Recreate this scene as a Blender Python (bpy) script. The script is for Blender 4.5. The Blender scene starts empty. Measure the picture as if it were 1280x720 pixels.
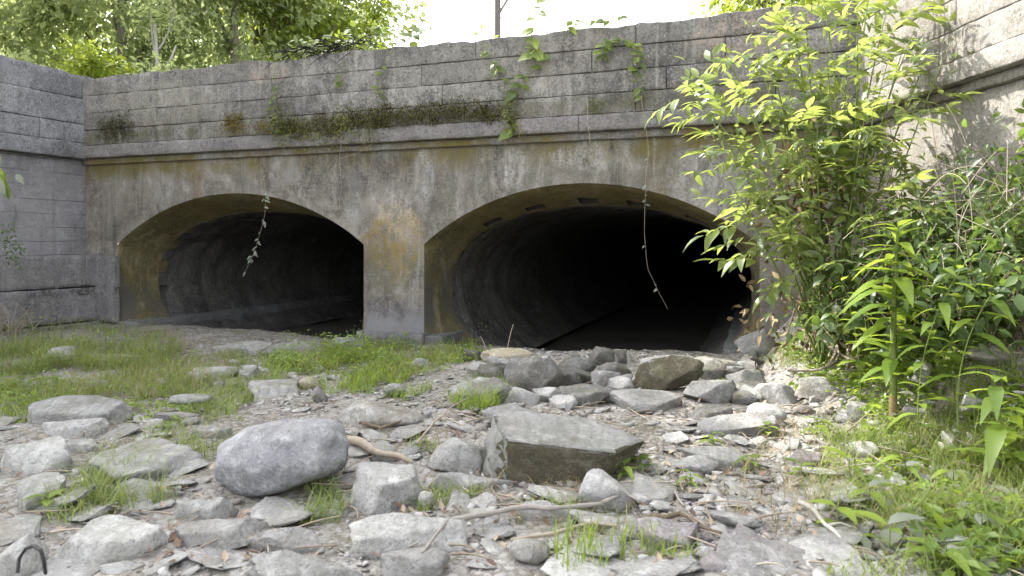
import bpy, bmesh, math, random
import numpy as np
from mathutils import Vector, Matrix

S = bpy.context.scene
C = S.collection
random.seed(7)
RNG = np.random.default_rng(11)

# ------------------------------------------------------------------ camera
F_PX, HOR = 880.0, 305.0            # focal length and horizon row in photo pixels (1280 wide)
cam_d = bpy.data.cameras.new('camera')
cam_d.sensor_width = 36.0
cam_d.lens = F_PX / 1280 * 36
cam_d.shift_y = -(360 - HOR) / 1280
cam_d.clip_start, cam_d.clip_end = 0.05, 2000
cam_d.dof.use_dof = True
cam_d.dof.focus_distance = 5.2
cam_d.dof.aperture_fstop = 4.0
cam = bpy.data.objects.new('camera', cam_d)
cam.location = (0, 0, 1.0)
cam.rotation_euler = (math.pi / 2, 0, 0)
C.objects.link(cam)
S.camera = cam

# ------------------------------------------------------------------ light
SUN_V = Vector((-0.60, 0.36, 0.72)).normalized()
SUN_EL = math.asin(SUN_V.z)
SUN_AZ = math.atan2(SUN_V.x, SUN_V.y)
world = bpy.data.worlds.new('World')
S.world = world
world.use_nodes = True
wn = world.node_tree
bg = wn.nodes['Background']
sky = wn.nodes.new('ShaderNodeTexSky')
sky.sky_type = 'NISHITA'
sky.sun_disc = False
sky.sun_elevation = SUN_EL
sky.sun_rotation = SUN_AZ
sky.altitude = 200
sky.air_density = 1.0
sky.dust_density = 4.0
sky.ozone_density = 0.6
hsv = wn.nodes.new('ShaderNodeHueSaturation')      # hazy, nearly white summer sky
hsv.inputs['Saturation'].default_value = 0.2
wn.links.new(sky.outputs[0], hsv.inputs['Color'])
wn.links.new(hsv.outputs[0], bg.inputs[0])
bg.inputs[1].default_value = 0.15
sun_d = bpy.data.lights.new('sun', 'SUN')
sun_d.energy = 2.1
sun_d.angle = math.radians(0.6)
sun_d.color = (1.0, 0.95, 0.86)
sun = bpy.data.objects.new('sun', sun_d)
sun.rotation_euler = SUN_V.to_track_quat('Z', 'Y').to_euler()
sun.location = (-20, 10, 30)
C.objects.link(sun)
S.view_settings.view_transform = 'Standard'
S.view_settings.look = 'None'
S.view_settings.exposure = 2.62
S.view_settings.gamma = 1.0
S.cycles.max_bounces = 8
S.cycles.diffuse_bounces = 4
S.cycles.transmission_bounces = 4
S.cycles.use_denoising = True

# ------------------------------------------------------------------ helpers
def P(px, py, Y):
    return Vector(((px - 640) / F_PX * Y, Y, 1.0 + (HOR - py) / F_PX * Y))

def vn(p, scale, seed=0):
    """smooth value noise in [-1,1] for an n x 3 array"""
    p = np.asarray(p, float) * scale + seed * 17.31
    i = np.floor(p).astype(np.int64)
    f = p - i
    f = f * f * (3 - 2 * f)
    def h(a, b, c):
        n = (a * 374761393 + b * 668265263 + c * 2147483647 + seed * 974634) & 0xffffffff
        n = ((n ^ (n >> 13)) * 1274126177) & 0xffffffff
        n = n ^ (n >> 16)
        return (n & 0xffff) / 32767.5 - 1.0
    r = 0
    for dx in (0, 1):
        for dy in (0, 1):
            for dz in (0, 1):
                w = (f[:, 0] if dx else 1 - f[:, 0]) * (f[:, 1] if dy else 1 - f[:, 1]) * (f[:, 2] if dz else 1 - f[:, 2])
                r = r + w * h(i[:, 0] + dx, i[:, 1] + dy, i[:, 2] + dz)
    return r

def np_mesh(name, v, faces, mat=None, smooth=False):
    """faces: list of (k x m) int arrays or a list of tuples"""
    me = bpy.data.meshes.new(name)
    v = np.asarray(v, np.float32)
    if isinstance(faces, np.ndarray):
        faces = [faces]
    if len(faces) and not isinstance(faces[0], np.ndarray):
        me.from_pydata([tuple(map(float, q)) for q in v], [], [tuple(map(int, f)) for f in faces])
    else:
        li = np.concatenate([f.ravel() for f in faces]).astype(np.int32)
        tot = np.concatenate([np.full(len(f), f.shape[1], np.int32) for f in faces])
        st = np.concatenate([[0], np.cumsum(tot)[:-1]]).astype(np.int32)
        me.vertices.add(len(v)); me.vertices.foreach_set('co', v.ravel())
        me.loops.add(len(li)); me.loops.foreach_set('vertex_index', li)
        me.polygons.add(len(tot)); me.polygons.foreach_set('loop_start', st); me.polygons.foreach_set('loop_total', tot)
        me.update(calc_edges=True)
    if smooth:
        me.polygons.foreach_set('use_smooth', np.ones(len(me.polygons), bool))
    if mat:
        me.materials.append(mat)
    me.validate()
    return me

def link(name, data, parent=None, loc=None, mw=None):
    o = bpy.data.objects.new(name, data)
    C.objects.link(o)
    if parent:
        o.parent = parent
    if mw is not None:
        o.matrix_basis = mw
    elif loc is not None:
        o.location = loc
    return o

def tag(o, label=None, cat=None, group=None, kind=None):
    if label: o['label'] = label
    if cat: o['category'] = cat
    if group: o['group'] = group
    if kind: o['kind'] = kind
    return o

def empty(name, loc, rz=0.0):
    o = bpy.data.objects.new(name, None)
    o.location = loc
    o.rotation_euler = (0, 0, rz)
    o.empty_display_size = 0.1
    C.objects.link(o)
    return o

def tube(pts, rad, sides=6, cap=True):
    pts = np.asarray(pts, float)
    n = len(pts)
    rad = np.broadcast_to(np.asarray(rad, float), (n,))
    t = np.gradient(pts, axis=0)
    t /= np.linalg.norm(t, axis=1, keepdims=True) + 1e-9
    ref = np.array([0.31, 0.17, 0.93]) if abs(t[0, 2]) < 0.8 else np.array([0.93, 0.3, 0.1])
    a = np.cross(t, ref); a /= np.linalg.norm(a, axis=1, keepdims=True) + 1e-9
    b = np.cross(t, a)
    ang = np.arange(sides) * 2 * math.pi / sides
    v = pts[:, None] + rad[:, None, None] * (np.cos(ang)[None, :, None] * a[:, None] + np.sin(ang)[None, :, None] * b[:, None])
    v = v.reshape(-1, 3)
    k = np.arange(sides); k2 = (k + 1) % sides
    f = []
    for i in range(n - 1):
        f.append(np.stack([i * sides + k, i * sides + k2, (i + 1) * sides + k2, (i + 1) * sides + k], 1))
    return v, np.concatenate(f)

class Bag:
    """collects vertices and quads / tris for one mesh"""
    def __init__(s):
        s.v, s.q, s.t, s.n = [], [], [], 0
    def add(s, v, f):
        f = np.asarray(f) + s.n
        (s.q if f.shape[1] == 4 else s.t).append(f)
        s.v.append(np.asarray(v, float)); s.n += len(v)
    def mesh(s, name, mat, smooth=False):
        fs = []
        if s.q: fs.append(np.concatenate(s.q))
        if s.t: fs.append(np.concatenate(s.t))
        return np_mesh(name, np.concatenate(s.v), fs, mat, smooth)

def basis(d, up):
    """rows of rotation: leaf axis (x) = d, normal (z) close to up; n x 3 arrays -> n x 3 x 3 with columns x,y,z"""
    d = d / (np.linalg.norm(d, axis=1, keepdims=True) + 1e-9)
    y = np.cross(up, d); y /= np.linalg.norm(y, axis=1, keepdims=True) + 1e-9
    z = np.cross(d, y)
    return np.stack([d, y, z], 2)

def scatter(tv, tf, pos, rot, sc):
    """copies of a small template: returns vertices and faces"""
    n, k = len(pos), len(tv)
    sc = np.asarray(sc, float)
    if sc.ndim == 1: sc = sc[:, None] * np.ones((1, 3))
    v = np.einsum('nij,nkj->nki', rot, tv[None] * sc[:, None]) + pos[:, None]
    f = tf[None] + (np.arange(n) * k)[:, None, None]
    return v.reshape(-1, 3), f.reshape(-1, tf.shape[1])

# ------------------------------------------------------------------ materials
class NT:
    def __init__(s, name):
        s.m = bpy.data.materials.new(name); s.m.use_nodes = True
        s.t = s.m.node_tree
        s.bsdf = s.t.nodes['Principled BSDF']; s.out = s.t.nodes['Material Output']
    def n(s, typ, **kw):
        o = s.t.nodes.new(typ)
        for k, v in kw.items(): setattr(o, k, v)
        return o
    def put(s, sock, val):
        if hasattr(val, 'links') or isinstance(val, bpy.types.NodeSocket): s.t.links.new(val, sock)
        elif isinstance(val, (tuple, list)) and len(val) == 3 and sock.type == 'RGBA': sock.default_value = (*val, 1)
        else: sock.default_value = val
    def pos(s): return s.n('ShaderNodeNewGeometry').outputs['Position']
    def objco(s, obj):
        o = s.n('ShaderNodeTexCoord'); o.object = obj
        return o.outputs['Object']
    def vmul(s, v, k):
        o = s.n('ShaderNodeVectorMath', operation='MULTIPLY'); s.put(o.inputs[0], v); s.put(o.inputs[1], k); return o.outputs[0]
    def noise(s, vec, scale, detail=4, rough=0.55, dist=0.0):
        o = s.n('ShaderNodeTexNoise'); s.put(o.inputs['Vector'], vec)
        o.inputs['Scale'].default_value = scale; o.inputs['Detail'].default_value = detail
        o.inputs['Roughness'].default_value = rough; o.inputs['Distortion'].default_value = dist
        return o.outputs['Fac']
    def vor(s, vec, scale, feat='F1', out='Distance'):
        o = s.n('ShaderNodeTexVoronoi', feature=feat); s.put(o.inputs['Vector'], vec); o.inputs['Scale'].default_value = scale
        return o.outputs[out]
    def ramp(s, f, a, b, lo=0.0, hi=1.0):
        o = s.n('ShaderNodeMapRange'); o.interpolation_type = 'SMOOTHSTEP'
        s.put(o.inputs[0], f); o.inputs[1].default_value = a; o.inputs[2].default_value = b
        o.inputs[3].default_value = lo; o.inputs[4].default_value = hi
        return o.outputs[0]
    def math(s, op, a, b=0.0):
        o = s.n('ShaderNodeMath', operation=op); s.put(o.inputs[0], a); s.put(o.inputs[1], b); return o.outputs[0]
    def mix(s, f, a, b, mode='MIX'):
        o = s.n('ShaderNodeMix', data_type='RGBA', blend_type=mode)
        s.put(o.inputs[0], f); s.put(o.inputs[6], a); s.put(o.inputs[7], b); return o.outputs[2]
    def sep(s, v):
        o = s.n('ShaderNodeSeparateXYZ'); s.put(o.inputs[0], v); return o.outputs
    def bump(s, h, strength=0.5, dist=0.02, nrm=None):
        o = s.n('ShaderNodeBump'); o.inputs['Strength'].default_value = strength; o.inputs['Distance'].default_value = dist
        s.put(o.inputs['Height'], h)
        if nrm is not None: s.put(o.inputs['Normal'], nrm)
        return o.outputs[0]
    def done(s, col, rough=0.9, nrm=None, spec=0.3):
        s.put(s.bsdf.inputs['Base Color'], col); s.put(s.bsdf.inputs['Roughness'], rough)
        s.bsdf.inputs['Specular IOR Level'].default_value = spec
        if nrm is not None: s.put(s.bsdf.inputs['Normal'], nrm)
        return s.m

def concrete(name, frame, dark, mid, light, speck=0.5, streak=0.5, boards=None, stains_and_sun=(), bands=(), bumpy=0.6, blockvar=0.0):
    """stains: (x, z, rx, rz, colour, amount) on the frame object's own wall plane; bands: (z0, z1, colour, amount)"""
    m = NT(name)
    p = m.objco(frame)
    x, y, z = m.sep(p)[:3]
    big = m.noise(p, 1.4, 7, 0.68, 0.6)
    fine = m.noise(p, 9, 6, 0.7)
    col = m.mix(m.ramp(big, 0.33, 0.66), dark, mid)
    bl = m.noise(m.vmul(p, (1, 1, .7)), 4.5, 6, 0.68, 0.8)
    col = m.mix(m.ramp(bl, 0.52, 0.7, 0, .55), col, light)
    col = m.mix(m.ramp(bl, 0.47, 0.3, 0, .6), col, tuple(c * .55 for c in dark))
    col = m.mix(m.math('MULTIPLY', m.ramp(fine, 0.5, 0.75), 0.6), col, light)
    st = m.noise(m.vmul(p, (7, 7, 0.55)), 1.0, 5, 0.65)
    st2 = m.noise(m.vmul(p, (17, 17, 0.8)), 1.0, 3, 0.6)
    col = m.mix(m.math('MULTIPLY', m.ramp(st, 0.52, 0.72), streak), col, tuple(c * 0.5 for c in dark))
    col = m.mix(m.math('MULTIPLY', m.ramp(st2, 0.56, 0.74), streak * 0.7), col, light)
    if speck:
        sp = m.noise(p, 55, 3, 0.75)
        col = m.mix(m.math('MULTIPLY', m.ramp(sp, 0.53, 0.66), speck), col, light)
        col = m.mix(m.math('MULTIPLY', m.ramp(sp, 0.46, 0.34), speck), col, tuple(c * 0.32 for c in dark))
        pit = m.noise(p, 20, 4, 0.7)
        col = m.mix(m.math('MULTIPLY', m.ramp(pit, 0.44, 0.33), speck * 0.8), col, tuple(c * 0.3 for c in dark))
    if blockvar:
        oi = m.n('ShaderNodeObjectInfo').outputs['Random']
        col = m.mix(m.math('MULTIPLY', oi, blockvar), col, tuple(c * 0.45 for c in dark))
    for z0, z1, c, amt in bands:
        f = m.math('MULTIPLY', m.ramp(z, z0, (z0 + z1) / 2), m.ramp(z, z1, (z0 + z1) / 2))
        f = m.math('MULTIPLY', f, m.ramp(m.noise(m.vmul(p, (2.2, 2.2, 1.0)), 1.3, 5, 0.65), 0.36, 0.62, 0.0, amt))
        col = m.mix(f, col, c)
    for sx, sz, rx, rz, c, amt in stains_and_sun:
        dx = m.math('DIVIDE', m.math('SUBTRACT', x, sx), rx)
        dz = m.math('DIVIDE', m.math('SUBTRACT', z, sz), rz)
        d = m.math('ADD', m.math('MULTIPLY', dx, dx), m.math('MULTIPLY', dz, dz))
        d = m.math('ADD', d, m.math('MULTIPLY', m.math('SUBTRACT', m.noise(p, 4.5, 5, 0.65), 0.5), 3.2))
        f = m.math('MULTIPLY', m.ramp(d, 1.15, 0.35), amt)
        f = m.math('MULTIPLY', f, m.ramp(m.noise(m.vmul(p, (1, 1, .45)), 11, 6, 0.7), 0.36, 0.6))
        f = m.math('MULTIPLY', f, m.ramp(m.noise(p, 38, 3, 0.7), 0.34, 0.56))
        col = m.mix(f, col, c)
    h = m.math('ADD', m.math('MULTIPLY', fine, 0.7), m.noise(p, 48, 4, 0.7))
    if boards:
        w = m.math('FRACT', m.math('DIVIDE', m.math('ADD', z, m.math('MULTIPLY', m.noise(p, 1.5, 1), 0.02)), boards))
        ln = m.math('MULTIPLY', m.ramp(m.math('ABSOLUTE', m.math('SUBTRACT', w, 0.5)), 0.0, 0.05), 1.0)
        brk = m.ramp(m.noise(m.vmul(p, (1.0, 1.0, 6.0)), 1.2, 3), 0.42, 0.55)
        lnm = m.math('MULTIPLY', m.math('SUBTRACT', 1.0, ln), brk)
        h = m.math('SUBTRACT', h, m.math('MULTIPLY', lnm, 1.2))
        col = m.mix(m.math('MULTIPLY', lnm, 0.45), col, tuple(c * 0.35 for c in dark))
    return m.done(col, 0.92, m.bump(h, bumpy, 0.012), 0.2)

def leaf_mat(name, a, b, trans, rough=0.45, tmix=0.42, spec=0.4):
    m = NT(name)
    g = m.n('ShaderNodeNewGeometry')
    oi = m.n('ShaderNodeObjectInfo').outputs['Random']
    r = m.math('FRACT', m.math('ADD', g.outputs['Random Per Island'], m.math('MULTIPLY', oi, 7.3)))
    big = m.noise(g.outputs['Position'], 1.6, 3, 0.6)
    f = m.math('ADD', m.math('MULTIPLY', r, 0.6), m.math('MULTIPLY', m.math('SUBTRACT', big, 0.3), 0.9))
    f = m.ramp(f, 0.1, 0.9)
    col = m.mix(f, a, b)
    m.put(m.bsdf.inputs['Base Color'], col); m.bsdf.inputs['Roughness'].default_value = rough
    m.bsdf.inputs['Specular IOR Level'].default_value = spec
    tr = m.n('ShaderNodeBsdfTranslucent')
    m.put(tr.inputs['Color'], m.mix(f, tuple(c * 0.75 for c in trans), trans))
    mx = m.n('ShaderNodeMixShader'); mx.inputs[0].default_value = tmix
    m.t.links.new(m.bsdf.outputs[0], mx.inputs[1]); m.t.links.new(tr.outputs[0], mx.inputs[2])
    m.t.links.new(mx.outputs[0], m.out.inputs[0])
    return m.m

def rock_mat(name, a, b, light, moss=0.0, dirt=0.3, band=0.0):
    m = NT(name)
    p = m.pos()
    oi = m.n('ShaderNodeObjectInfo').outputs['Random']
    off = m.n('ShaderNodeCombineXYZ'); m.put(off.inputs[0], m.math('MULTIPLY', oi, 37.0)); m.put(off.inputs[2], m.math('MULTIPLY', oi, 11.0))
    va = m.n('ShaderNodeVectorMath', operation='ADD'); m.put(va.inputs[0], p); m.put(va.inputs[1], off.outputs[0])
    q = va.outputs[0]
    n1 = m.noise(q, 3.5, 5, 0.6, 0.5); n2 = m.noise(q, 16, 6, 0.7); n3 = m.noise(q, 75, 4, 0.75)
    col = m.mix(m.ramp(n1, 0.3, 0.68), a, b)
    col = m.mix(m.math('MULTIPLY', m.ramp(n2, 0.48, 0.68), 0.75), col, light)
    col = m.mix(m.math('MULTIPLY', m.ramp(n3, 0.52, 0.7), 0.5), col, light)
    col = m.mix(m.math('MULTIPLY', m.ramp(n3, 0.46, 0.3), 0.7), col, tuple(c * 0.35 for c in a))
    if band:
        w = m.n('ShaderNodeTexWave'); m.put(w.inputs['Vector'], q); w.inputs['Scale'].default_value = 5; w.inputs['Distortion'].default_value = 9
        w.inputs['Detail'].default_value = 4
        col = m.mix(m.math('MULTIPLY', m.ramp(w.outputs['Fac'], 0.55, 0.9), band), col, tuple(c * 0.5 for c in a))
    if dirt:
        d = m.noise(q, 2.2, 5, 0.65, 0.8)
        col = m.mix(m.math('MULTIPLY', m.ramp(d, 0.5, 0.68), dirt), col, (0.15, 0.125, 0.09))
    if moss:
        d = m.noise(q, 5.5, 5, 0.7, 0.3)
        col = m.mix(m.math('MULTIPLY', m.ramp(d, 0.5, 0.62), moss), col, (0.085, 0.095, 0.03))
    tone = m.math('ADD', 0.72, m.math('MULTIPLY', oi, 0.45))
    col = m.mix(1.0, col, m.n('ShaderNodeCombineColor').outputs[0], 'MIX') if False else col
    hs = m.n('ShaderNodeHueSaturation'); m.put(hs.inputs['Color'], col); m.put(hs.inputs['Value'], tone)
    cr_ = m.ramp(m.math('ABSOLUTE', m.math('SUBTRACT', m.noise(q, 4.2, 6, .62, .8), .5)), 0.0, .011)
    crk = m.mix(m.math('MULTIPLY', m.math('SUBTRACT', 1.0, cr_), .0), hs.outputs[0], (.05, .045, .04))
    h = m.math('ADD', m.math('ADD', m.math('MULTIPLY', n2, 1.1), m.math('MULTIPLY', n3, 0.5)), m.math('MULTIPLY', cr_, .0))
    return m.done(crk, 0.88, m.bump(h, 0.9, 0.025), 0.2)

def simple_mat(name, a, b, scale=20, rough=0.85, bump=0.3, stretch=(1, 1, 1), spec=0.25):
    m = NT(name)
    p = m.vmul(m.pos(), stretch)
    n = m.noise(p, scale, 5, 0.65)
    g = m.n('ShaderNodeNewGeometry').outputs['Random Per Island']
    f = m.ramp(m.math('ADD', m.math('MULTIPLY', n, 0.7), m.math('MULTIPLY', g, 0.5)), 0.3, 0.95)
    return m.done(m.mix(f, a, b), rough, m.bump(n, bump, 0.01), spec)

# ------------------------------------------------------------------ frames of the walls
RZ = math.radians(-19.3)
A = Vector((-5.18, 8.55, 0)); B = Vector((2.865, 5.73, 0))
UU = Vector((math.cos(RZ), math.sin(RZ), 0)); VV = Vector((-math.sin(RZ), math.cos(RZ), 0))
L = 8.52
def face_Y(px): return 897.6 / (105 + .0531 * (px - 107))
def on_face(px, py, off=0.05):
    Y = face_Y(px)
    q = P(px, py, Y)
    return q - VV * off * 1.0
def B2W(u, v, z): return A + UU * u + VV * v + Vector((0, 0, z))

bridge = empty('culvert_bridge', A, RZ)
tag(bridge, 'weathered concrete road culvert with two arched openings and a lichen covered parapet', 'bridge')
wingL = empty('wing_wall', A, math.atan2(.92, .39))
tag(wingL, 'shaded blue grey wing wall with a stepped ledge at its foot', 'wall')
wingR = empty('wing_wall', B, math.atan2(-1, .045))
tag(wingR, 'sunlit pale wing wall dappled with leaf shadows behind the leafy elder', 'wall')

MOSS = (0.075, 0.07, 0.018); OCHRE = (0.29, 0.20, 0.07); PALE = (0.42, 0.39, 0.36)
M_face = concrete('face_concrete', bridge, (0.115, .105, .088), (.215, .197, .17), (.34, .32, .29), 0.3, 0.75, None,
    stains_and_sun=[(4.2, 1.05, .36, .40, OCHRE, .95), (4.2, .8, .32, .3, (0.13, .115, .045), .6), (4.3, 1.2, .2, .2, (.36, .33, .27), .5), (4.0, .9, .18, .3, (.09, .08, .05), .5), (4.15, 1.45, .3, .22, PALE, .55), (3.75, 1.4, .12, .4, (.36, .36, .36), .45),
            (3.6, 1.75, 1.1, .35, (0.06, .055, .055), .75), (4.55, 1.65, .12, .4, (.36, .36, .35), .6), (5.0, 1.75, .3, .3, (.10, .09, .08), .6), (5.5, 1.72, .2, .2, (.38, .37, .35), .7), (6.2, 1.8, .35, .15, (.38, .37, .35), .6), (1.2, 1.6, .2, .3, (.33, .32, .30), .5), (2.9, 1.8, .25, .2, (.36, .35, .33), .5),
            (6.9, 1.65, .18, .35, (.12, .10, .05), .7), (3.2, 1.85, .05, .3, (.04, .037, .033), .9), (5.35, 1.8, .06, .35, (.05, .045, .04), .8), (.8, 1.8, .07, .35, (.06, .055, .045), .8), (6.45, 1.8, .04, .3, (.05, .045, .04), .8), (1.7, 1.75, .12, .3, (.2, .13, .06), .7), (2.6, 1.75, .1, .3, (.09, .07, .05), .8), (7.3, 1.5, .35, .4, (.36, .36, .36), .7),
            (4.15, .35, .25, .15, (.05, .045, .05), .7)],
    bands=[(1.68, 2.1, (0.12, 0.10, 0.03), 0.95), (-.2, .5, (.19, .19, .21), .9)])
M_cornice = concrete('cornice_concrete', bridge, (0.15, .14, .135), (.23, .215, .205), (.36, .35, .34), .55, .35,
    bands=[(1.9, 2.06, (.13, .105, .03), .95)], bumpy=.8, blockvar=.3)
M_par = concrete('parapet_concrete', bridge, (0.12, .115, .105), (.25, .238, .217), (.42, .405, .375), .6, .7, None,
    stains_and_sun=[(1.25, 2.6, .9, .3, (.25, .235, .19), .7), (3.0, 2.55, .7, .3, (.07, .065, .065), .8), (7.6, 2.75, .6, .25, (.33, .27, .22), .7), (6.0, 2.7, .8, .3, (.30, .28, .25), .6),  # the pinkish patch near the far end is a painted fleck of sun
            (.5, 2.28, .2, .2, (.06, .06, .025), .9), (6.55, 2.55, .2, .35, (.06, .055, .055), .8), (2.7, 2.83, .35, .12, (.34, .28, .23), .7)],  # last pinkish patch paints a sun fleck on the parapet top
    bands=[(2.1, 2.42, (.085, .08, .04), .65)], bumpy=1.0, blockvar=.4)
M_wingL = concrete('wing_concrete', wingL, (0.125, .124, .13), (.22, .218, .228), (.345, .342, .355), .65, .4, None, bumpy=.8, blockvar=.3)
M_wingLf = concrete('wing_lower_concrete', wingL, (0.16, .155, .16), (.225, .22, .225), (.32, .32, .325), .3, .3, .16, bumpy=.6)
M_ledge = concrete('ledge_concrete', wingL, (0.14, .135, .135), (.21, .20, .20), (.31, .30, .30), .5, .45, None,
    stains_and_sun=[(-.35, .46, .6, .07, (.04, .035, .035), .9)], bumpy=.8, blockvar=.3)
M_wingR = concrete('sunlit_concrete', wingR, (0.16, .148, .13), (.25, .234, .21), (.36, .34, .31), .5, .5, None, bumpy=.7, blockvar=.25)
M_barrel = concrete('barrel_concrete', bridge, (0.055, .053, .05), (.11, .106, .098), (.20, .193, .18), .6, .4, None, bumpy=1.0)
M_flare = concrete('flare_concrete', bridge, (0.10, .084, .036), (.18, .15, .07), (.27, .24, .16), .4, .5, None, bands=[(-.6, 1.25, (.075, .072, .064), 1.0), (1.1, 1.7, (.16, .125, .045), .5)], bumpy=.8)  # lower band darkened to paint the tunnel's shade onto the jambs
M_sock = simple_mat('shade_dark_concrete', (.02, .018, .016), (.05, .045, .04), 20)  # near-black colour paints the recess shade into the sockets
M_foot = concrete('footing_concrete', bridge, (0.10, .10, .10), (.15, .15, .15), (.22, .22, .22), .35, .25, None, bumpy=.6)

def rough_box(x0, x1, y0, y1, z0, z1, res=.045, amp=.008, edge=.012, seed=0, top_amp=0.0):
    """box whose front (y0) is a weathered grid with worn edges"""
    nx = max(2, int((x1 - x0) / res)) + 1; nz = max(2, int((z1 - z0) / res)) + 1
    e_ = min(.007, (x1 - x0) * .1, (z1 - z0) * .1)
    xs = np.concatenate([[x0], np.linspace(x0 + e_, x1 - e_, nx), [x1]]); zs = np.concatenate([[z0], np.linspace(z0 + e_, z1 - e_, nz), [z1]]); nx += 2; nz += 2
    X, Z = np.meshgrid(xs, zs, indexing='ij')
    pts = np.stack([X, np.full_like(X, seed * .37), Z], -1).reshape(-1, 3)
    n = vn(pts, 5, 1) * amp + vn(pts, 17, 2) * amp * .6
    Yv = y0 + n.reshape(nx, nz)
    b = np.zeros((nx, nz), bool); b[0] = b[-1] = True; b[:, 0] = b[:, -1] = True
    chip = np.abs(vn(pts, 9, 3)).reshape(nx, nz)
    Yv = np.where(b, Yv + edge * (.3 + 3.0 * np.maximum(chip - .35, 0)), Yv)
    jx = (vn(pts, 13, 4) * .004).reshape(nx, nz); jz = (vn(pts, 13, 5) * .004).reshape(nx, nz)
    Xj = np.where(b, X + jx, X); Zj = np.where(b, Z + jz, Z)
    if top_amp:
        tw = (Z - z0) / (z1 - z0)
        tp = np.stack([X, X * 0, X * 0], -1).reshape(-1, 3)
        t = (vn(tp, 1.7, 6) + .6 * vn(tp, 6, 7) + .4 * vn(tp, 17, 8)).reshape(nx, nz)
        Zj = Zj + tw * t * top_amp
    v = np.stack([Xj, Yv, Zj], -1).reshape(-1, 3)
    idx = np.arange(nx * nz).reshape(nx, nz)
    f = np.stack([idx[:-1, :-1].ravel(), idx[1:, :-1].ravel(), idx[1:, 1:].ravel(), idx[:-1, 1:].ravel()], 1)
    loop = np.concatenate([idx[:, 0], idx[-1, 1:], idx[::-1, -1][1:], idx[0, ::-1][1:-1]])
    back = v[loop].copy(); back[:, 1] = y1
    k = len(loop); nb = len(v)
    a = np.arange(k); a2 = (a + 1) % k
    side = np.stack([loop[a2], loop[a], nb + a, nb + a2], 1)
    v = np.concatenate([v, back])
    cap = np.array([[nb, nb + nx - 1, nb + nx - 1 + nz - 1, nb + 2 * nx + nz - 3]])[:, ::-1]
    return v, np.concatenate([f, side, cap])

def block(name, parent, mat, *a, **k):
    v, f = rough_box(*a, **k)
    return link(name, np_mesh(name, v, f, mat), parent)

def courses(parent, mat, x0, x1, zs, y0, y1, lmin, lmax, gap=.012, top_amp=.02, rnd=None):
    rnd = rnd or random
    gap0 = gap
    for ci in range(len(zs) - 1):
        x = x0
        s = 0
        while x < x1 - .02:
            gap = gap0 * (.35 if (parent is bridge and x < 3.4 and ci in (1, 2, 3)) or (parent is wingL and ci == 2) else 1)
            ln = rnd.uniform(lmin, lmax)
            if x1 - (x + ln) < lmin * .6: ln = x1 - x
            top = ci == len(zs) - 2
            dy = rnd.uniform(-.003, .003)
            block('block', parent, mat, x + gap / 2, x + ln - gap / 2, y0 + dy, y1, zs[ci] + gap / 2, zs[ci + 1] - (0 if top else gap / 2),
                  seed=rnd.random() * 50, top_amp=top_amp if top else 0, amp=.008, edge=.005, res=.04)
            x += ln

# ------------------------------------------------------------------ bridge: face with two arched openings
ARCHES = [(2.19, 1.676), (6.14, 1.584)]
Z_SP, Z_AP, Z_FT = 1.0, 1.563, 1.95
def arc_z(u, c, a):
    r = Z_AP - Z_SP
    R = (a * a + r * r) / (2 * r)
    return Z_AP - R + math.sqrt(max(R * R - (u - c) ** 2, 0))
bag = Bag()
def face_cols(us, zlow, fixed=False):
    us = np.asarray(us); n = len(us); nz = 16
    zl = np.asarray(zlow)
    t = np.linspace(0, 1, nz)
    Z = zl[:, None] + (Z_FT + .03 - zl[:, None]) * t[None]
    U = np.repeat(us[:, None], nz, 1)
    pts = np.stack([U, U * 0, Z], -1).reshape(-1, 3)
    d = (vn(pts, 2.5, 21) * .008 + vn(pts, 9, 22) * .004).reshape(n, nz)
    d[0] = d[-1] = 0
    v = np.stack([U, d, Z], -1).reshape(-1, 3)
    i = np.arange(n * nz).reshape(n, nz)
    f = np.stack([i[:-1, :-1].ravel(), i[1:, :-1].ravel(), i[1:, 1:].ravel(), i[:-1, 1:].ravel()], 1)
    bag.add(v, f)
edges = [0.0]
for c, a in ARCHES: edges += [c - a, c + a]
edges.append(L)
for k in range(5):
    u0, u1 = edges[k], edges[k + 1]
    us = np.linspace(u0, u1, max(5, int((u1 - u0) / .06)))
    if k % 2:
        c, a = ARCHES[k // 2]
        face_cols(us, [max(arc_z(u, c, a), Z_SP) for u in us])
    else:
        face_cols(us, np.full(len(us), -.3))
link('face_wall', bag.mesh('face_wall', M_face, True), bridge)

def prof_outer(c, a, n=64):
    pts = [(c - a, z) for z in np.linspace(-.3, Z_SP, 14)[:-1]]
    pts += [(u, arc_z(u, c, a)) for u in np.linspace(c - a, c + a, n)]
    pts += [(c + a, z) for z in np.linspace(Z_SP, -.3, 14)[1:]]
    return np.array(pts)
def prof_inner(c, a, n=90, grow=0.0):
    hw = a - .05 + grow; zc = .58
    th = np.linspace(-math.pi * .5 + .62, math.pi * 1.5 - .62, n)[::-1]
    out = []
    for t in th:
        ct, sn = math.cos(t), math.sin(t)
        up = (1.385 - zc + grow) if sn > 0 else .98
        e = 2 / 2.15
        out.append((c + hw * math.copysign(abs(ct) ** e, ct), zc + up * math.copysign(abs(sn) ** e, sn)))
    return np.array(out)
def resample(p, n):
    s = np.concatenate([[0], np.cumsum(np.linalg.norm(np.diff(p, axis=0), axis=1))])
    t = np.linspace(0, s[-1], n)
    return np.stack([np.interp(t, s, p[:, 0]), np.interp(t, s, p[:, 1])], 1)
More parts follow.
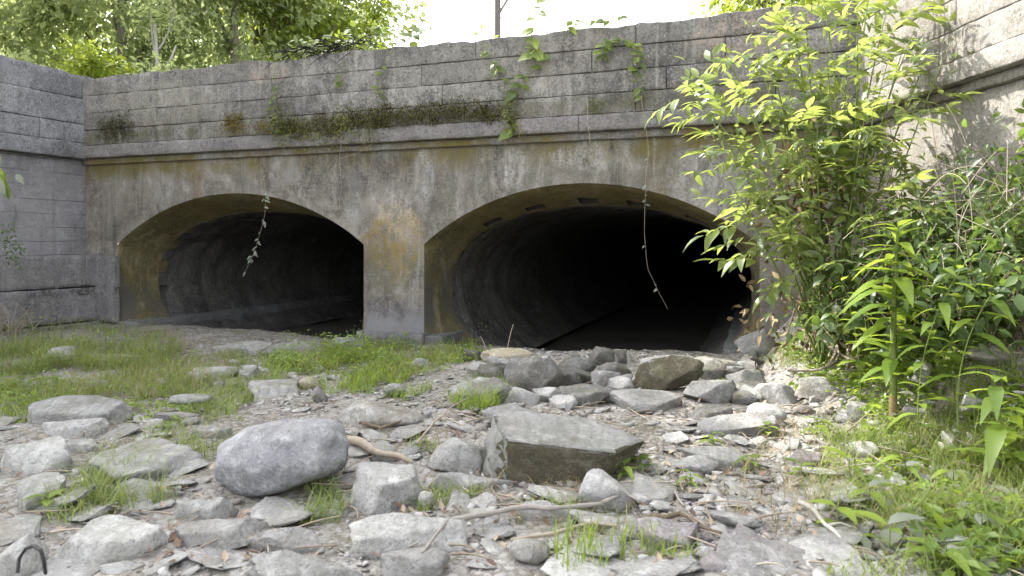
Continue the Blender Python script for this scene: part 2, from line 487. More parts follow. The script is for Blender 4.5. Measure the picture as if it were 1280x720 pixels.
def loft(secs, amp=0.0, seed=0, keep0=True):
    n = len(secs[0][1])
    V = np.concatenate([np.stack([p[:, 0], np.full(n, v), p[:, 1]], 1) for v, p in secs])
    if amp:
        k = vn(V * np.array([1, .35, 1]), 5, seed) * amp + vn(V * np.array([1, .8, 1]), 15, seed + 1) * amp * .5
        w = np.ones(len(V)); 
        if keep0: w[:n] = 0
        cen = np.array([np.mean(secs[-1][1][:, 0]), 0, .5])
        d = V - cen; d[:, 1] = 0; d /= np.linalg.norm(d, axis=1, keepdims=True) + 1e-6
        V = V + d * (k * w)[:, None]
    m = len(secs)
    i = np.arange(m * n).reshape(m, n)
    f = np.stack([i[:-1, :-1].ravel(), i[1:, :-1].ravel(), i[1:, 1:].ravel(), i[:-1, 1:].ravel()], 1)
    return V, f
NP = 150
for ai, (c, a) in enumerate(ARCHES):
    po = resample(prof_outer(c, a), NP); pi_ = resample(prof_inner(c, a, 140), NP)
    secs = []
    for t in np.linspace(0, 1, 14):
        e = t ** .85
        secs.append((t * .56, po * (1 - e) + pi_ * e))
    v, f = loft(secs, .012, 30 + ai)
    if ai == 1:                                  # a row of square sockets left in the soffit
        G = v.reshape(14, NP, 3); drop = set()
        cen = np.array([c, 0, .5])
        for k in range(-2, 3):
            j0 = NP // 2 - 3 + 13 * k + random.choice((-1, 0, 0, 1)); j1 = j0 + random.choice((5, 6)); r0, r1 = (8 if k in (0, 1) else 9), 12
            for a_ in range(r0, r1):
                for b_ in range(j0, j1): drop.add(a_ * (NP - 1) + b_)
            ring = [(r0, q) for q in range(j0, j1)] + [(q, j1) for q in range(r0, r1)] + [(r1, q) for q in range(j1, j0, -1)] + [(q, j0) for q in range(r1, r0, -1)]
            R0 = np.array([G[p] for p in ring]); out = R0.mean(0) - cen; out[1] = 0; out /= np.linalg.norm(out)
            R1 = R0 + out * .34
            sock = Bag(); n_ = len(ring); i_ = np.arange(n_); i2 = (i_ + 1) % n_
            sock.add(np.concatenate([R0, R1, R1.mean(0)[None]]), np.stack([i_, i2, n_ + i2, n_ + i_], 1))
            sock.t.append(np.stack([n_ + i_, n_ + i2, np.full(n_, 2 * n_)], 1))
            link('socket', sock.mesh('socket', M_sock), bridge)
        f = np.array([q for i_, q in enumerate(f) if i_ not in drop])
    o = link('arch_reveal', np_mesh('arch_reveal', v, f, M_flare, True), bridge)
    # recessed channel with ring blocks
    pg = resample(prof_inner(c, a, 140, grow=.20), NP)
    v, f = loft([(.56, pi_), (.562, pg), (.70, pg), (.702, pi_)], 0)
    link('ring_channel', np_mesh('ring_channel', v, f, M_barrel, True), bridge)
    nb = 26
    for k in range(nb):
        i0 = 24 + (NP - 48) * k / nb; i1 = 24 + (NP - 48) * (k + 1) / nb
        ii = np.linspace(i0 + .12, i1 - .12, 5)
        pin = np.stack([np.interp(ii, np.arange(NP), pi_[:, j]) for j in (0, 1)], 1)
        pot = np.stack([np.interp(ii, np.arange(NP), pg[:, j]) for j in (0, 1)], 1)
        j = random.uniform(-.012, .006)
        pin = pin + (pot - pin) * (0.02 + j)
        V = []
        for vv in (.568, .693):
            for q in pin: V.append((q[0], vv, q[1]))
            for q in pot: V.append((q[0], vv, q[1]))
        Fc = []
        for q in range(4):
            Fc += [(q, q + 1, 10 + q + 1, 10 + q), (q, 5 + q, 6 + q, q + 1), (10 + q, 11 + q, 16 + q, 15 + q)]
        Fc += [(0, 10, 15, 5), (4, 9, 19, 14)]
        link('block', np_mesh('ring_block', np.array(V), Fc, M_flare if k % 2 else M_barrel), bridge)
    secs = []
    d = .70
    for q in range(120):
        j = 1 + .006 * math.sin(q * 2.4) + (.012 if q % 4 == 0 else 0)
        cc = np.array([c, .58])
        secs.append((d, cc + (pi_ - cc) * j))
        d += .06 * (1.045 ** q)
    v, f = loft(secs, .025, 40 + ai, True)
    ve = np.concatenate([v, [[c, d, .6]]])
    n0 = len(v) - NP
    capf = np.stack([np.arange(n0, n0 + NP - 1), np.arange(n0 + 1, n0 + NP), np.full(NP - 1, len(v))], 1)
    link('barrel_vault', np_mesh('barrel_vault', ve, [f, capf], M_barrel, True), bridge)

# footing strips along pier and inside the openings
block('footing', bridge, M_foot, 3.84, 4.59, -.10, .3, -.2, .11, res=.05, amp=.006, edge=.012)
def side_strip(x0, x1, seed):
    v, f = rough_box(-.3, 4.5, 0, .3, -.4, .09, res=.08, amp=.012, edge=.015, seed=seed)
    return v, f
v, f = side_strip(0, 0, 3)
vv_ = v.copy(); vv_[:, 0] = .86 - v[:, 1] * 1.0; vv_[:, 1] = v[:, 0] + .25
link('footing', np_mesh('footing', vv_, f[:, ::-1], M_foot), bridge)
vv_ = v.copy(); vv_[:, 0] = 7.42 + v[:, 1]; vv_[:, 1] = v[:, 0] + .25
link('footing', np_mesh('footing', vv_, f, M_foot), bridge)
vv_ = v.copy(); vv_[:, 0] = 4.78 - v[:, 1]; vv_[:, 1] = v[:, 0] + .25
link('footing', np_mesh('footing', vv_, f[:, ::-1], M_foot), bridge)

# cornice, moulding, parapet
x = -.02
while x < L - .05:
    ln = min(random.uniform(1.5, 2.3), L + .02 - x)
    if L - (x + ln) < .7: ln = L + .02 - x
    block('cornice', bridge, M_cornice, x, x + ln - .004, -.115 + random.uniform(-.004, .004), .3, 2.025, 2.17, seed=x, amp=.007, edge=.008)
    x += ln
block('moulding', bridge, M_cornice, 0.0, L, -.045, .3, 1.955, 2.022, seed=5, amp=.004, edge=.01, res=.06)
ZP = [2.175, 2.36, 2.56, 2.77, 2.965]
courses(bridge, M_par, 0.0, L + .06, ZP, -.085, .22, 1.1, 2.3, top_amp=.022, gap=.008)
def plain_box(x0, x1, y0, y1, z0, z1):
    v = np.array([(x, y, z) for x in (x0, x1) for y in (y0, y1) for z in (z0, z1)])
    f = np.array([(0, 1, 3, 2), (4, 6, 7, 5), (0, 4, 5, 1), (2, 3, 7, 6), (0, 2, 6, 4), (1, 5, 7, 3)])
    return v, f
v, f = plain_box(0.02, L, -.06, .2, 2.18, 2.91)
link('wall_core', np_mesh('wall_core', v, f, M_par), bridge)

# wing wall in shade (left of the openings), runs from the corner towards the viewer
for (a, b) in ((-1.05, 0.12), (-3.0, -1.05), (-6.0, -3.0)):
    block('cornice', wingL, M_wingL, a + .003, b - .003, -.115, .3, 2.02, 2.2, seed=a + 9, amp=.007, edge=.008)
rl = random.Random(5)
courses(wingL, M_wingL, -6.0, .085, [2.206, 2.43, 2.74, 3.015], -.085, .25, .9, 1.7, gap=.007, top_amp=.025, rnd=rl)
v, f = plain_box(-6, .02, -.06, .24, 2.2, 2.95); link('wall_core', np_mesh('wall_core', v, f, M_wingL), wingL)
block('wall_face', wingL, M_wingLf, -6.0, .01, 0, .3, -.3, 2.015, res=.09, amp=.012, edge=.004, seed=3)
block('ledge', wingL, M_ledge, -1.4, .02, -.30, -.004, .50, .87, seed=2, amp=.012, edge=.03)
block('ledge', wingL, M_ledge, -1.4, .03, -.315, -.004, .10, .49, seed=4, amp=.012, edge=.03)
block('ledge', wingL, M_ledge, -1.4, .06, -.37, -.004, -.25, .085, seed=6, amp=.012, edge=.03)
block('ledge', wingL, M_ledge, -5.4, -1.42, -.31, -.004, -.25, .86, seed=8, amp=.012, edge=.03)
# return of the ledge along the bridge foot
v, f = rough_box(.0, .56, -.10, -.014, .08, .86, res=.05, amp=.01, edge=.02, seed=12)
v[:, 0] = np.where(v[:, 2] > .45, v[:, 0], v[:, 0]); link('ledge', np_mesh('ledge', v, f, M_ledge), bridge)

# sunlit wing wall
for (a, b) in ((0, 1.3), (1.3, 2.6), (2.6, 5.5)):
    block('cornice', wingR, M_wingR, a + .003, b - .003, -.115, .3, 2.025, 2.165, seed=a + 30, amp=.006, edge=.014)
block('moulding', wingR, M_wingR, 0, 5.5, -.045, .3, 1.955, 2.021, seed=35, amp=.003, edge=.01, res=.08)
rr = random.Random(9)
courses(wingR, M_wingR, -.06, 5.5, [2.172, 2.37, 2.57, 2.77, 2.965], -.085, .22, .8, 1.5, gap=.007, top_amp=.015, rnd=rr)
v, f = plain_box(0, 5.5, -.06, .2, 2.18, 2.91); link('wall_core', np_mesh('wall_core', v, f, M_wingR), wingR)
block('wall_face', wingR, M_wingR, 0, 5.5, 0, .3, -.3, 1.952, res=.09, amp=.01, edge=.004, seed=33)

# ------------------------------------------------------------------ ground
def smooth(a, b, x):
    t = np.clip((x - a) / (b - a), 0, 1); return t * t * (3 - 2 * t)
def gz(x, y):
    x = np.atleast_1d(np.asarray(x, float)); y = np.atleast_1d(np.asarray(y, float))
    p = np.stack([x, y, x * 0], 1)
    z = vn(p, .9, 50) * .035 + vn(p, 2.7, 51) * .022
    near = smooth(60, 12, np.hypot(x, y))
    z = z * near
    bank = smooth(1.75, 2.75, x) * smooth(2.6, 3.6, y) * smooth(6.3, 5.6, y) * .75
    heap = np.exp(-((x - .75) / 1.2) ** 2 - ((y - 5.6) / .55) ** 2) * .13
    left = smooth(-1.0, -4.0, x) * smooth(4, 8, y) * .05
    v = (x - A.x) * VV.x + (y - A.y) * VV.y
    u = (x - A.x) * UU.x + (y - A.y) * UU.y
    pool = smooth(.0, .7, v) * smooth(26, 22, v) * smooth(-.5, .3, u) * smooth(9, 8, u) * (.32 + .06 * smooth(3.6, 4.6, u))
    return z + bank + heap + left - pool
def gz1(x, y): return float(gz(x, y)[0])
def ground_many(px, py):
    """where the ray through a photo pixel first meets the ground"""
    px = np.asarray(px, float); py = np.asarray(py, float)
    a = (px - 640) / F_PX; b = (HOR - py) / F_PX
    hit = np.full(len(px), 11.0); done = np.zeros(len(px), bool)
    for Y in np.arange(1.2, 11.0, .02):
        under = (1 + b * Y < gz(a * Y, np.full(len(px), Y))) & ~done
        hit[under] = Y; done |= under
        if done.all(): break
    return a * hit, hit
YS_ = np.arange(1.2, 11.0, .012)
def ground_at(px, py):
    a = (px - 640) / F_PX; b = (HOR - py) / F_PX
    u = np.nonzero(1 + b * YS_ < gz(a * YS_, YS_))[0]
    Y = float(YS_[u[0]]) if len(u) else 11.0
    return a * Y, Y

xs = np.concatenate([[-300, -120, -60, -30, -18, -12], np.arange(-9, -4, .15), np.arange(-4, 4, .05), np.arange(4, 9, .15), [9, 12, 18, 30, 60, 120, 300]])
ys = np.concatenate([[-300, -120, -60, -30, -15, -8, -5, -3], np.arange(-2, 1, .15), np.arange(1, 7, .05), np.arange(7, 14, .15), [14, 20, 30, 50, 100, 300]])
GX, GY = np.meshgrid(xs, ys, indexing='ij')
pz = gz(GX.ravel(), GY.ravel())
pp = np.stack([GX.ravel(), GY.ravel(), pz * 0], 1)
pz = pz + (vn(pp, 9, 52) * .008 + vn(pp, 19, 53) * .006) * smooth(30, 8, np.hypot(GX.ravel(), GY.ravel()))
gv = np.stack([GX.ravel(), GY.ravel(), pz], 1)
gi = np.arange(len(gv)).reshape(GX.shape)
gf = np.stack([gi[:-1, :-1].ravel(), gi[1:, :-1].ravel(), gi[1:, 1:].ravel(), gi[:-1, 1:].ravel()], 1)
m = NT('stream_bed_soil')
p = m.pos()
n1 = m.noise(p, 1.3, 5, .6, .3); n2 = m.noise(p, 12, 6, .7); n3 = m.noise(p, 60, 4, .75)
col = m.mix(m.ramp(n1, .36, .64), (.145, .13, .108), (.235, .218, .19))
col = m.mix(m.math('MULTIPLY', m.ramp(n2, .45, .7), .6), col, (.34, .32, .30))
vr = m.vor(p, 42, 'F1', 'Color'); vd = m.vor(p, 42, 'F1', 'Distance')
col = m.mix(m.math('MULTIPLY', m.ramp(m.sep(vr)[0], .45, .8), .6), col, (.38, .37, .36))
col = m.mix(m.math('MULTIPLY', m.ramp(n3, .47, .32), .75), col, (.05, .042, .033))
col = m.mix(m.math('MULTIPLY', m.ramp(m.noise(p, 2.3, 5, .6), .55, .68), .5), col, (.12, .105, .05))
M_soil = m.done(col, .95, m.bump(m.math('SUBTRACT', m.math('ADD', n3, n2), vd), .8, .02), .15)
go = link('ground', np_mesh('ground', gv, gf, M_soil, True)); tag(go, 'stony dry stream bed of pale silt', None, None, 'structure')

M_turf = simple_mat('turf', (.05, .07, .02), (.12, .13, .05), 6, .95, .6)
wl = A - Vector((.39, .92, 0)) * 6; iL = Vector((-.92, .39, 0)) * .2; iR = Vector((1, .045, 0)) * .2
wr = B + Vector((.045, -1, 0)) * 5.5
top = [(-300, 300), (300, 300), (300, -60), (60, -12)] + [tuple((wr + iR)[:2]), tuple((B + iR + VV * .12)[:2]), tuple((A + iL + VV * .12)[:2]), tuple((wl + iL)[:2])] + [(-60, -12), (-300, -60)]
bm = bmesh.new()
vt = [bm.verts.new((x, y, 2.4)) for x, y in top]
fc = bm.faces.new(vt)
bmesh.ops.triangulate(bm, faces=[fc])
bmesh.ops.recalc_face_normals(bm, faces=bm.faces)
me = bpy.data.meshes.new('embankment'); bm.to_mesh(me); bm.free(); me.materials.append(M_turf)
tag(link('embankment', me), None, None, None, 'structure')
# road slab on top, behind the parapet
v, f = plain_box(-30, 40, .45, 5.5, 2.25, 2.43)
v = np.array([list(B2W(*q)) for q in v])
tag(link('road', np_mesh('road', v, f, simple_mat('asphalt', (.04, .04, .04), (.07, .07, .068), 90))), None, None, None, 'structure')

# floor sheets inside the two barrels, coloured dark to stand in for shade
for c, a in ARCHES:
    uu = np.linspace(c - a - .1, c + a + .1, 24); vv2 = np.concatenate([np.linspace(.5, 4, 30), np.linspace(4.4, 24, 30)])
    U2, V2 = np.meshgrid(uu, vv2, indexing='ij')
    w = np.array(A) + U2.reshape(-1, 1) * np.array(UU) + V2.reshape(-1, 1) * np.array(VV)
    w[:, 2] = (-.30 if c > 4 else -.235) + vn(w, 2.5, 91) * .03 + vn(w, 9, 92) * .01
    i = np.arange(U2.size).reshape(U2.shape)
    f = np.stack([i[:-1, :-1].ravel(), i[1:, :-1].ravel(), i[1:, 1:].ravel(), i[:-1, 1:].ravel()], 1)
    tag(link('barrel_floor', np_mesh('barrel_floor', w, f, simple_mat('shade_dark_floor', (.05, .046, .04), (.10, .094, .083), 12, .85, .5), True)), None, None, None, 'structure')

# ------------------------------------------------------------------ rocks
def ico(n):
    bm = bmesh.new(); bmesh.ops.create_icosphere(bm, subdivisions=n, radius=1)
    v = np.array([q.co[:] for q in bm.verts]); f = np.array([[w.index for w in q.verts] for q in bm.faces]); bm.free()
    return v, f
ICO = {n: ico(n) for n in (1, 2, 3, 4, 5)}
def rock_mesh(seed, kind, sub=4, extra=None):
    r = np.random.default_rng(seed)
    v, f = ICO[sub]; v = v.copy()
    v *= (1 + .22 * vn(v, .9, seed % 97) + .10 * vn(v, 2.1, seed % 89))[:, None]
    if kind == 'round':
        v *= (1 + .05 * vn(v, 3, seed % 83) + .018 * vn(v, 9, seed % 71) + .008 * vn(v, 22, 3))[:, None]
        npl, dd = 1, (.95, .99)
    elif kind == 'slab':
        npl, dd = 10, (.5, .9)
    else:
        npl, dd = 13, (.5, .82)
    planes = []
    for k in range(npl):
        n = r.normal(size=3)
        if kind == 'slab':
            n[2] = n[2] * .35 + .12
        n /= np.linalg.norm(n); planes.append((n, r.uniform(*dd)))
    if kind == 'slab':
        t = r.normal(size=3) * .13 + np.array([0, -.2, 1]); t /= np.linalg.norm(t)
        planes += [(t, .42), (-np.array([0, 0, 1.]), .45)]
        t = r.normal(size=3) * .35 + np.array([0, -.3, 1]); t /= np.linalg.norm(t); planes.append((t, .52))
    if extra: planes = [(np.array(n) / np.linalg.norm(n), d) for n, d in extra] + planes[:5]
    for n, d in planes:
        s = np.maximum(v @ n - d, 0)
        v = v - n * (s * .97)[:, None]
    if extra:
        v += vn(v, 3.2, 7)[:, None] * v * .045
    if kind != 'round':
        v += (vn(v, 4, seed % 61)[:, None] * v * .035 + vn(v, 10, seed % 53)[:, None] * v * .022 + vn(v, 24, seed % 47)[:, None] * v * .012)
        if kind == 'slab':
            v[:, :2] *= (1 + .10 * vn(v, 2.6, seed % 41) + .05 * vn(v, 7, seed % 37))[:, None]
            v[:, 2] += .035 * np.round(2.4 * vn(v, 1.5, seed % 43)) + .015 * vn(v, 5, 9)
    lo, hi = v.min(0), v.max(0)
    v = (v - (lo + hi) / 2) / (hi - lo)
    return v, f
def shard(seed, n=13, flat=.3, cuts=0, amp=.02):
    r = np.random.default_rng(seed)
    q = r.normal(size=(n, 3)); q /= np.linalg.norm(q, axis=1, keepdims=True)
    q = np.sign(q) * np.abs(q) ** .6 * r.uniform(.75, 1, (n, 1)) * np.array([1, 1, 1])
    bm = bmesh.new()
    for p_ in q: bm.verts.new(p_)
    bmesh.ops.convex_hull(bm, input=bm.verts[:])
    bmesh.ops.delete(bm, geom=[w for w in bm.verts if not w.link_faces], context='VERTS')
    if cuts:
        bmesh.ops.subdivide_edges(bm, edges=bm.edges[:], cuts=cuts, use_grid_fill=True)
    bmesh.ops.triangulate(bm, faces=bm.faces[:])
    bmesh.ops.recalc_face_normals(bm, faces=bm.faces[:])
    bm.verts.index_update()
    v = np.array([w.co[:] for w in bm.verts]); f = np.array([[w.index for w in g.verts] for g in bm.faces]); bm.free()
    lo, hi = v.min(0), v.max(0)
    v = (v - (lo + hi) / 2) / (hi - lo)
    if cuts:
        v = v * (1 + amp * 2.2 * vn(v, 4, seed % 31) + amp * 1.4 * vn(v, 11, seed % 29))[:, None]
    return v, f
M_rock = {
    'grey': rock_mat('grey_rock', (.215, .21, .205), (.315, .31, .30), (.46, .45, .44), .12, .4),
    'pale': rock_mat('pale_rock', (.265, .262, .245), (.37, .365, .35), (.49, .485, .465), .1, .4, .2),
    'dark': rock_mat('dark_rock', (.11, .107, .10), (.17, .166, .158), (.28, .272, .262), .25, .4),
    'mossy': rock_mat('mossy_rock', (.19, .18, .165), (.29, .28, .26), (.42, .41, .39), .5, .6),
    'purple': rock_mat('purple_rock', (.165, .15, .15), (.235, .215, .215), (.34, .32, .315), 0, .35),
    'boulder': rock_mat('boulder_rock', (.21, .21, .222), (.34, .34, .35), (.48, .48, .485), 0, .2, .12),
    'dusty': rock_mat('dusty_rock', (.13, .11, .085), (.20, .175, .14), (.30, .27, .23), .2, .4),
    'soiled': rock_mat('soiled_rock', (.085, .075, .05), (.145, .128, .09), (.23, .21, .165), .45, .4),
    'yellow': rock_mat('yellow_rock', (.30, .26, .18), (.40, .36, .27), (.52, .48, .38), 0, .15),
}
occupied = []
def hero(x0, x1, yt, yb, kind, mat, label, name='rock', cat='rock', seed=None, depth=.75, tilt=0, rz=None, lift=0.0, group=None, extra=None, under=None):
    seed = seed if seed is not None else int(x0 * 13 + yb * 7) % 9973
    r = random.Random(seed)
    if kind == 'slab' and depth == .75: depth = 1.15
    cx = (x0 + x1) / 2
    gx, Y = ground_at(cx, yb)
    w = (x1 - x0) / F_PX * Y
    g = gz1(gx, Y)
    dpt = w * depth
    for _ in range(8):
        top = 1 - (yt - HOR) * (Y + dpt * .8) / F_PX
        h = top - g
        if h < .05 + .06 * w: dpt *= .8
    h = max(h, .04)
    bur = (.04 * h if kind == 'round' else .22 * h + .02)
    v, f = rock_mesh(seed, kind, 4, extra)
    H = h + bur
    rz = r.uniform(-.3, .3) if rz is None else rz
    # rotate the raw shape first and then fit its box, so the outline keeps the photo's extent
    c, s = math.cos(rz), math.sin(rz)
    v = np.stack([v[:, 0] * c - v[:, 1] * s, v[:, 0] * s + v[:, 1] * c, v[:, 2]], 1)
    if tilt:
        v[:, 2] += tilt * v[:, 0]
    v = (v - (v.min(0) + v.max(0)) / 2) / (v.max(0) - v.min(0))
    v *= np.array([w, dpt, H]) * 1.02
    me = np_mesh(name, v, f, M_rock[mat], True)
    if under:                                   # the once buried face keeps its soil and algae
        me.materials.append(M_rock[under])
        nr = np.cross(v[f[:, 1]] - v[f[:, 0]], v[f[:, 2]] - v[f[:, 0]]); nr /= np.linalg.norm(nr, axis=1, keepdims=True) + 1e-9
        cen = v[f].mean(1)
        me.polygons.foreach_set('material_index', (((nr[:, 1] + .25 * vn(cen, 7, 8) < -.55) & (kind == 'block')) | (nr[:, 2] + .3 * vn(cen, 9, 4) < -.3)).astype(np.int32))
    o = link(name, me, None, (gx, Y + dpt * .5 - .02, g - bur + H / 2 + lift))
    tag(o, label, cat, group)
    occupied.append((x0, x1, yt, yb))
    return o

HEROES = [
 (244, 418, 514, 630, 'round', 'boulder', 'big smooth rounded grey boulder beside the brown stick', dict(depth=.85, name='boulder', cat='boulder', seed=5, rz=0, tilt=.05)),
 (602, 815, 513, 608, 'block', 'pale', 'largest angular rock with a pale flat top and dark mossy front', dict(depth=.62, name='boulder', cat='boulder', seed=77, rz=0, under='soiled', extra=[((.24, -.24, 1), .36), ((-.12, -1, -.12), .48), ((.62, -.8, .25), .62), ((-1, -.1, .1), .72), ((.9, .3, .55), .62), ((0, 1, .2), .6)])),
 (530, 613, 540, 592, 'block', 'pale', 'whitish angular rock leaning against the mossy big rock', dict(tilt=-.2)),
 (426, 527, 578, 644, 'slab', 'grey', 'flat topped light grey stone just below the brown stick', dict(depth=.9)),
 (523, 543, 610, 637, 'round', 'pale', 'small round pale cobble wedged beside the flat topped grey stone', {}),
 (536, 648, 588, 616, 'slab', 'grey', 'long low grey slab below the whitish angular rock', {}),
 (428, 585, 638, 695, 'slab', 'pale', 'broad pale slab lying under the long bare branch', dict(depth=.6)),
 (475, 560, 676, 722, 'block', 'grey', 'grey block beneath the bare branch with a dark pit', dict(depth=.6)),
 (298, 450, 686, 735, 'slab', 'pale', 'pale slab cut off by the bottom of the frame below the boulder', dict(depth=.7)),
 (303, 402, 655, 692, 'slab', 'grey', 'flat grey stone with grass sprouting beside it below the boulder', {}),
 (720, 793, 577, 642, 'block', 'grey', 'pyramid shaped grey stone in front of the mossy big rock', dict(seed=31)),
 (630, 708, 443, 496, 'block', 'dark', 'dark grey rock at the edge of the rubble before the wide arch', dict(seed=91)),
 (697, 748, 444, 474, 'round', 'dark', 'rounded dark rock on the rubble crest before the wide arch', {}),
 (748, 792, 451, 472, 'block', 'dark', 'small dark jagged rock on the rubble crest', {}),
 (690, 772, 478, 510, 'block', 'dark', 'dark weathered rock with a green sprout in the rubble', {}),
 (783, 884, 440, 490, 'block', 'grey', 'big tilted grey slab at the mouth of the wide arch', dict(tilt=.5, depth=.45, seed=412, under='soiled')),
 (762, 862, 484, 516, 'block', 'grey', 'broad grey rubble rock below the big tilted slab', {}),
 (865, 920, 504, 526, 'slab', 'dark', 'thick dark flat stone with a pale top in the rubble', {}),
 (858, 926, 470, 504, 'block', 'grey', 'grey rock with leaves on it below the tilted slab', {}),
 (688, 726, 492, 513, 'slab', 'grey', 'small bluish grey wedge stone in front of the dark rubble', {}),
 (944, 1003, 476, 507, 'block', 'grey', 'angular grey rock with one dark side near the elder', {}),
 (938, 987, 501, 531, 'round', 'pale', 'pale rounded stone just below the angular grey rock', {}),
 (925, 981, 408, 446, 'block', 'grey', 'grey rock standing at the foot of the wide arch beside the elder', {}),
 (875, 932, 443, 466, 'slab', 'mossy', 'low brownish slab behind the tilted grey slab', {}),
 (1146, 1184, 446, 476, 'slab', 'pale', 'pale slab on the weedy bank behind the tall green stem', {}),
 (1220, 1285, 428, 462, 'round', 'mossy', 'mossy rounded rock on the bank under the brambles', {}),
 (600, 668, 435, 453, 'slab', 'yellow', 'flat yellowish sunlit stone beside the thin dry stalks', {}),
 (602, 692, 505, 532, 'slab', 'grey', 'flat grey slab just behind the mossy big rock', {}),
 (562, 601, 471, 494, 'slab', 'grey', 'small grey slab tilted up at the edge of the grass', dict(tilt=.5)),
 (580, 613, 451, 470, 'slab', 'grey', 'small grey slab next to the yellowish sunlit stone', {}),
 (412, 527, 494, 536, 'block', 'mossy', 'mottled grey rock with a greenish base behind the brown stick', dict(depth=.6)),
 (478, 506, 477, 496, 'round', 'grey', 'small grey stone behind the mottled rock at the grass edge', {}),
 (510, 541, 446, 462, 'block', 'grey', 'small grey stone half buried in the bright grass before the pier', {}),
 (299, 372, 471, 499, 'slab', 'pale', 'pale smooth slab between two grass patches', {}),
 (372, 400, 469, 487, 'block', 'yellow', 'small cream stone beside a purple grey one', {}),
 (389, 409, 481, 502, 'block', 'purple', 'small purple grey stone beside the cream one', {}),
 (320, 396, 427, 447, 'slab', 'grey', 'flat topped stone block at the mouth of the narrower arch', {}),
 (404, 452, 420, 438, 'block', 'grey', 'grey stone against the dark opening close to the pier foot', {}),
 (252, 334, 426, 445, 'slab', 'grey', 'long thin slab lying at the mouth of the narrower arch', {}),
 (288, 322, 455, 475, 'slab', 'grey', 'grey rounded slab in the grass in front of the narrower arch', {}),
 (228, 292, 456, 476, 'slab', 'pale', 'pale low stone sunk in grass in front of the narrower arch', {}),
 (48, 92, 431, 452, 'block', 'grey', 'grey stone half hidden in the tall grass by the ledge', {}),
 (-10, 16, 416, 430, 'block', 'grey', 'grey stone at the edge of the frame in the tall grass', {}),
 (20, 157, 491, 532, 'slab', 'pale', 'long pale slab at the lower edge of the grass patch', dict(depth=.6)),
 (40, 126, 521, 547, 'slab', 'grey', 'thin grey slab between two bigger pale slabs', {}),
 (-15, 81, 542, 594, 'slab', 'pale', 'thick squared pale block at the edge of the frame', dict(depth=.7)),
 (78, 118, 547, 567, 'slab', 'pale', 'small pale wedge beside the squared block', {}),
 (64, 206, 546, 606, 'slab', 'pale', 'wide pale sloping slab with grass in front of it', dict(depth=.75, tilt=.25)),
 (106, 132, 471, 487, 'block', 'pale', 'little pale stone alone in the grass patch', {}),
 (208, 262, 490, 509, 'round', 'pale', 'oval pale stone with moss at its foot', {}),
 (188, 250, 513, 527, 'slab', 'grey', 'thin grey slab below the oval pale stone', {}),
 (238, 292, 530, 546, 'slab', 'pale', 'thin pale slab behind the boulder', {}),
 (34, 187, 642, 708, 'slab', 'pale', 'long pale slab with a shadowed front near the dry leaves', dict(depth=.6, tilt=.15)),
 (-20, 40, 660, 725, 'block', 'pale', 'pale rock beside the black wire loop', {}),
 (198, 322, 638, 690, 'slab', 'grey', 'slanting grey slab below the boulder', dict(tilt=.3)),
 (212, 292, 618, 651, 'slab', 'pale', 'low pale stone tucked under the boulder', {}),
 (636, 688, 666, 708, 'round', 'mossy', 'greenish cobble under the bare branch', {}),
 (858, 952, 556, 588, 'slab', 'pale', 'flat pale slab with a dead leaf beyond the pyramid stone', {}),
 (846, 902, 566, 594, 'round', 'pale', 'round pale stone sunk in the gravel', {}),
 (912, 974, 652, 694, 'slab', 'purple', 'reddish brown flat stone in the gravel', {}),
 (985, 1036, 560, 584, 'slab', 'purple', 'purplish flat stone at the edge of the weeds', {}),
 (800, 880, 640, 688, 'slab', 'purple', 'dark purple slate piece among rotten wood', {}),
 (645, 722, 622, 650, 'slab', 'grey', 'grey slab at the foot of the pyramid stone', dict(tilt=-.2)),
 (0, 60, 590, 640, 'slab', 'pale', 'broken pale slab below the squared block', {}),
 (1000, 1080, 470, 492, 'slab', 'grey', 'low grey slab at the foot of the elder', {}),
 (1060, 1110, 500, 520, 'slab', 'grey', 'grey slab beside the tall green stem', {}),
 (880, 985, 515, 545, 'slab', 'grey', 'pale bluish flat stone with a seedling on it', {}),
]
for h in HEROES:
    hero(*h[:7], **h[7])

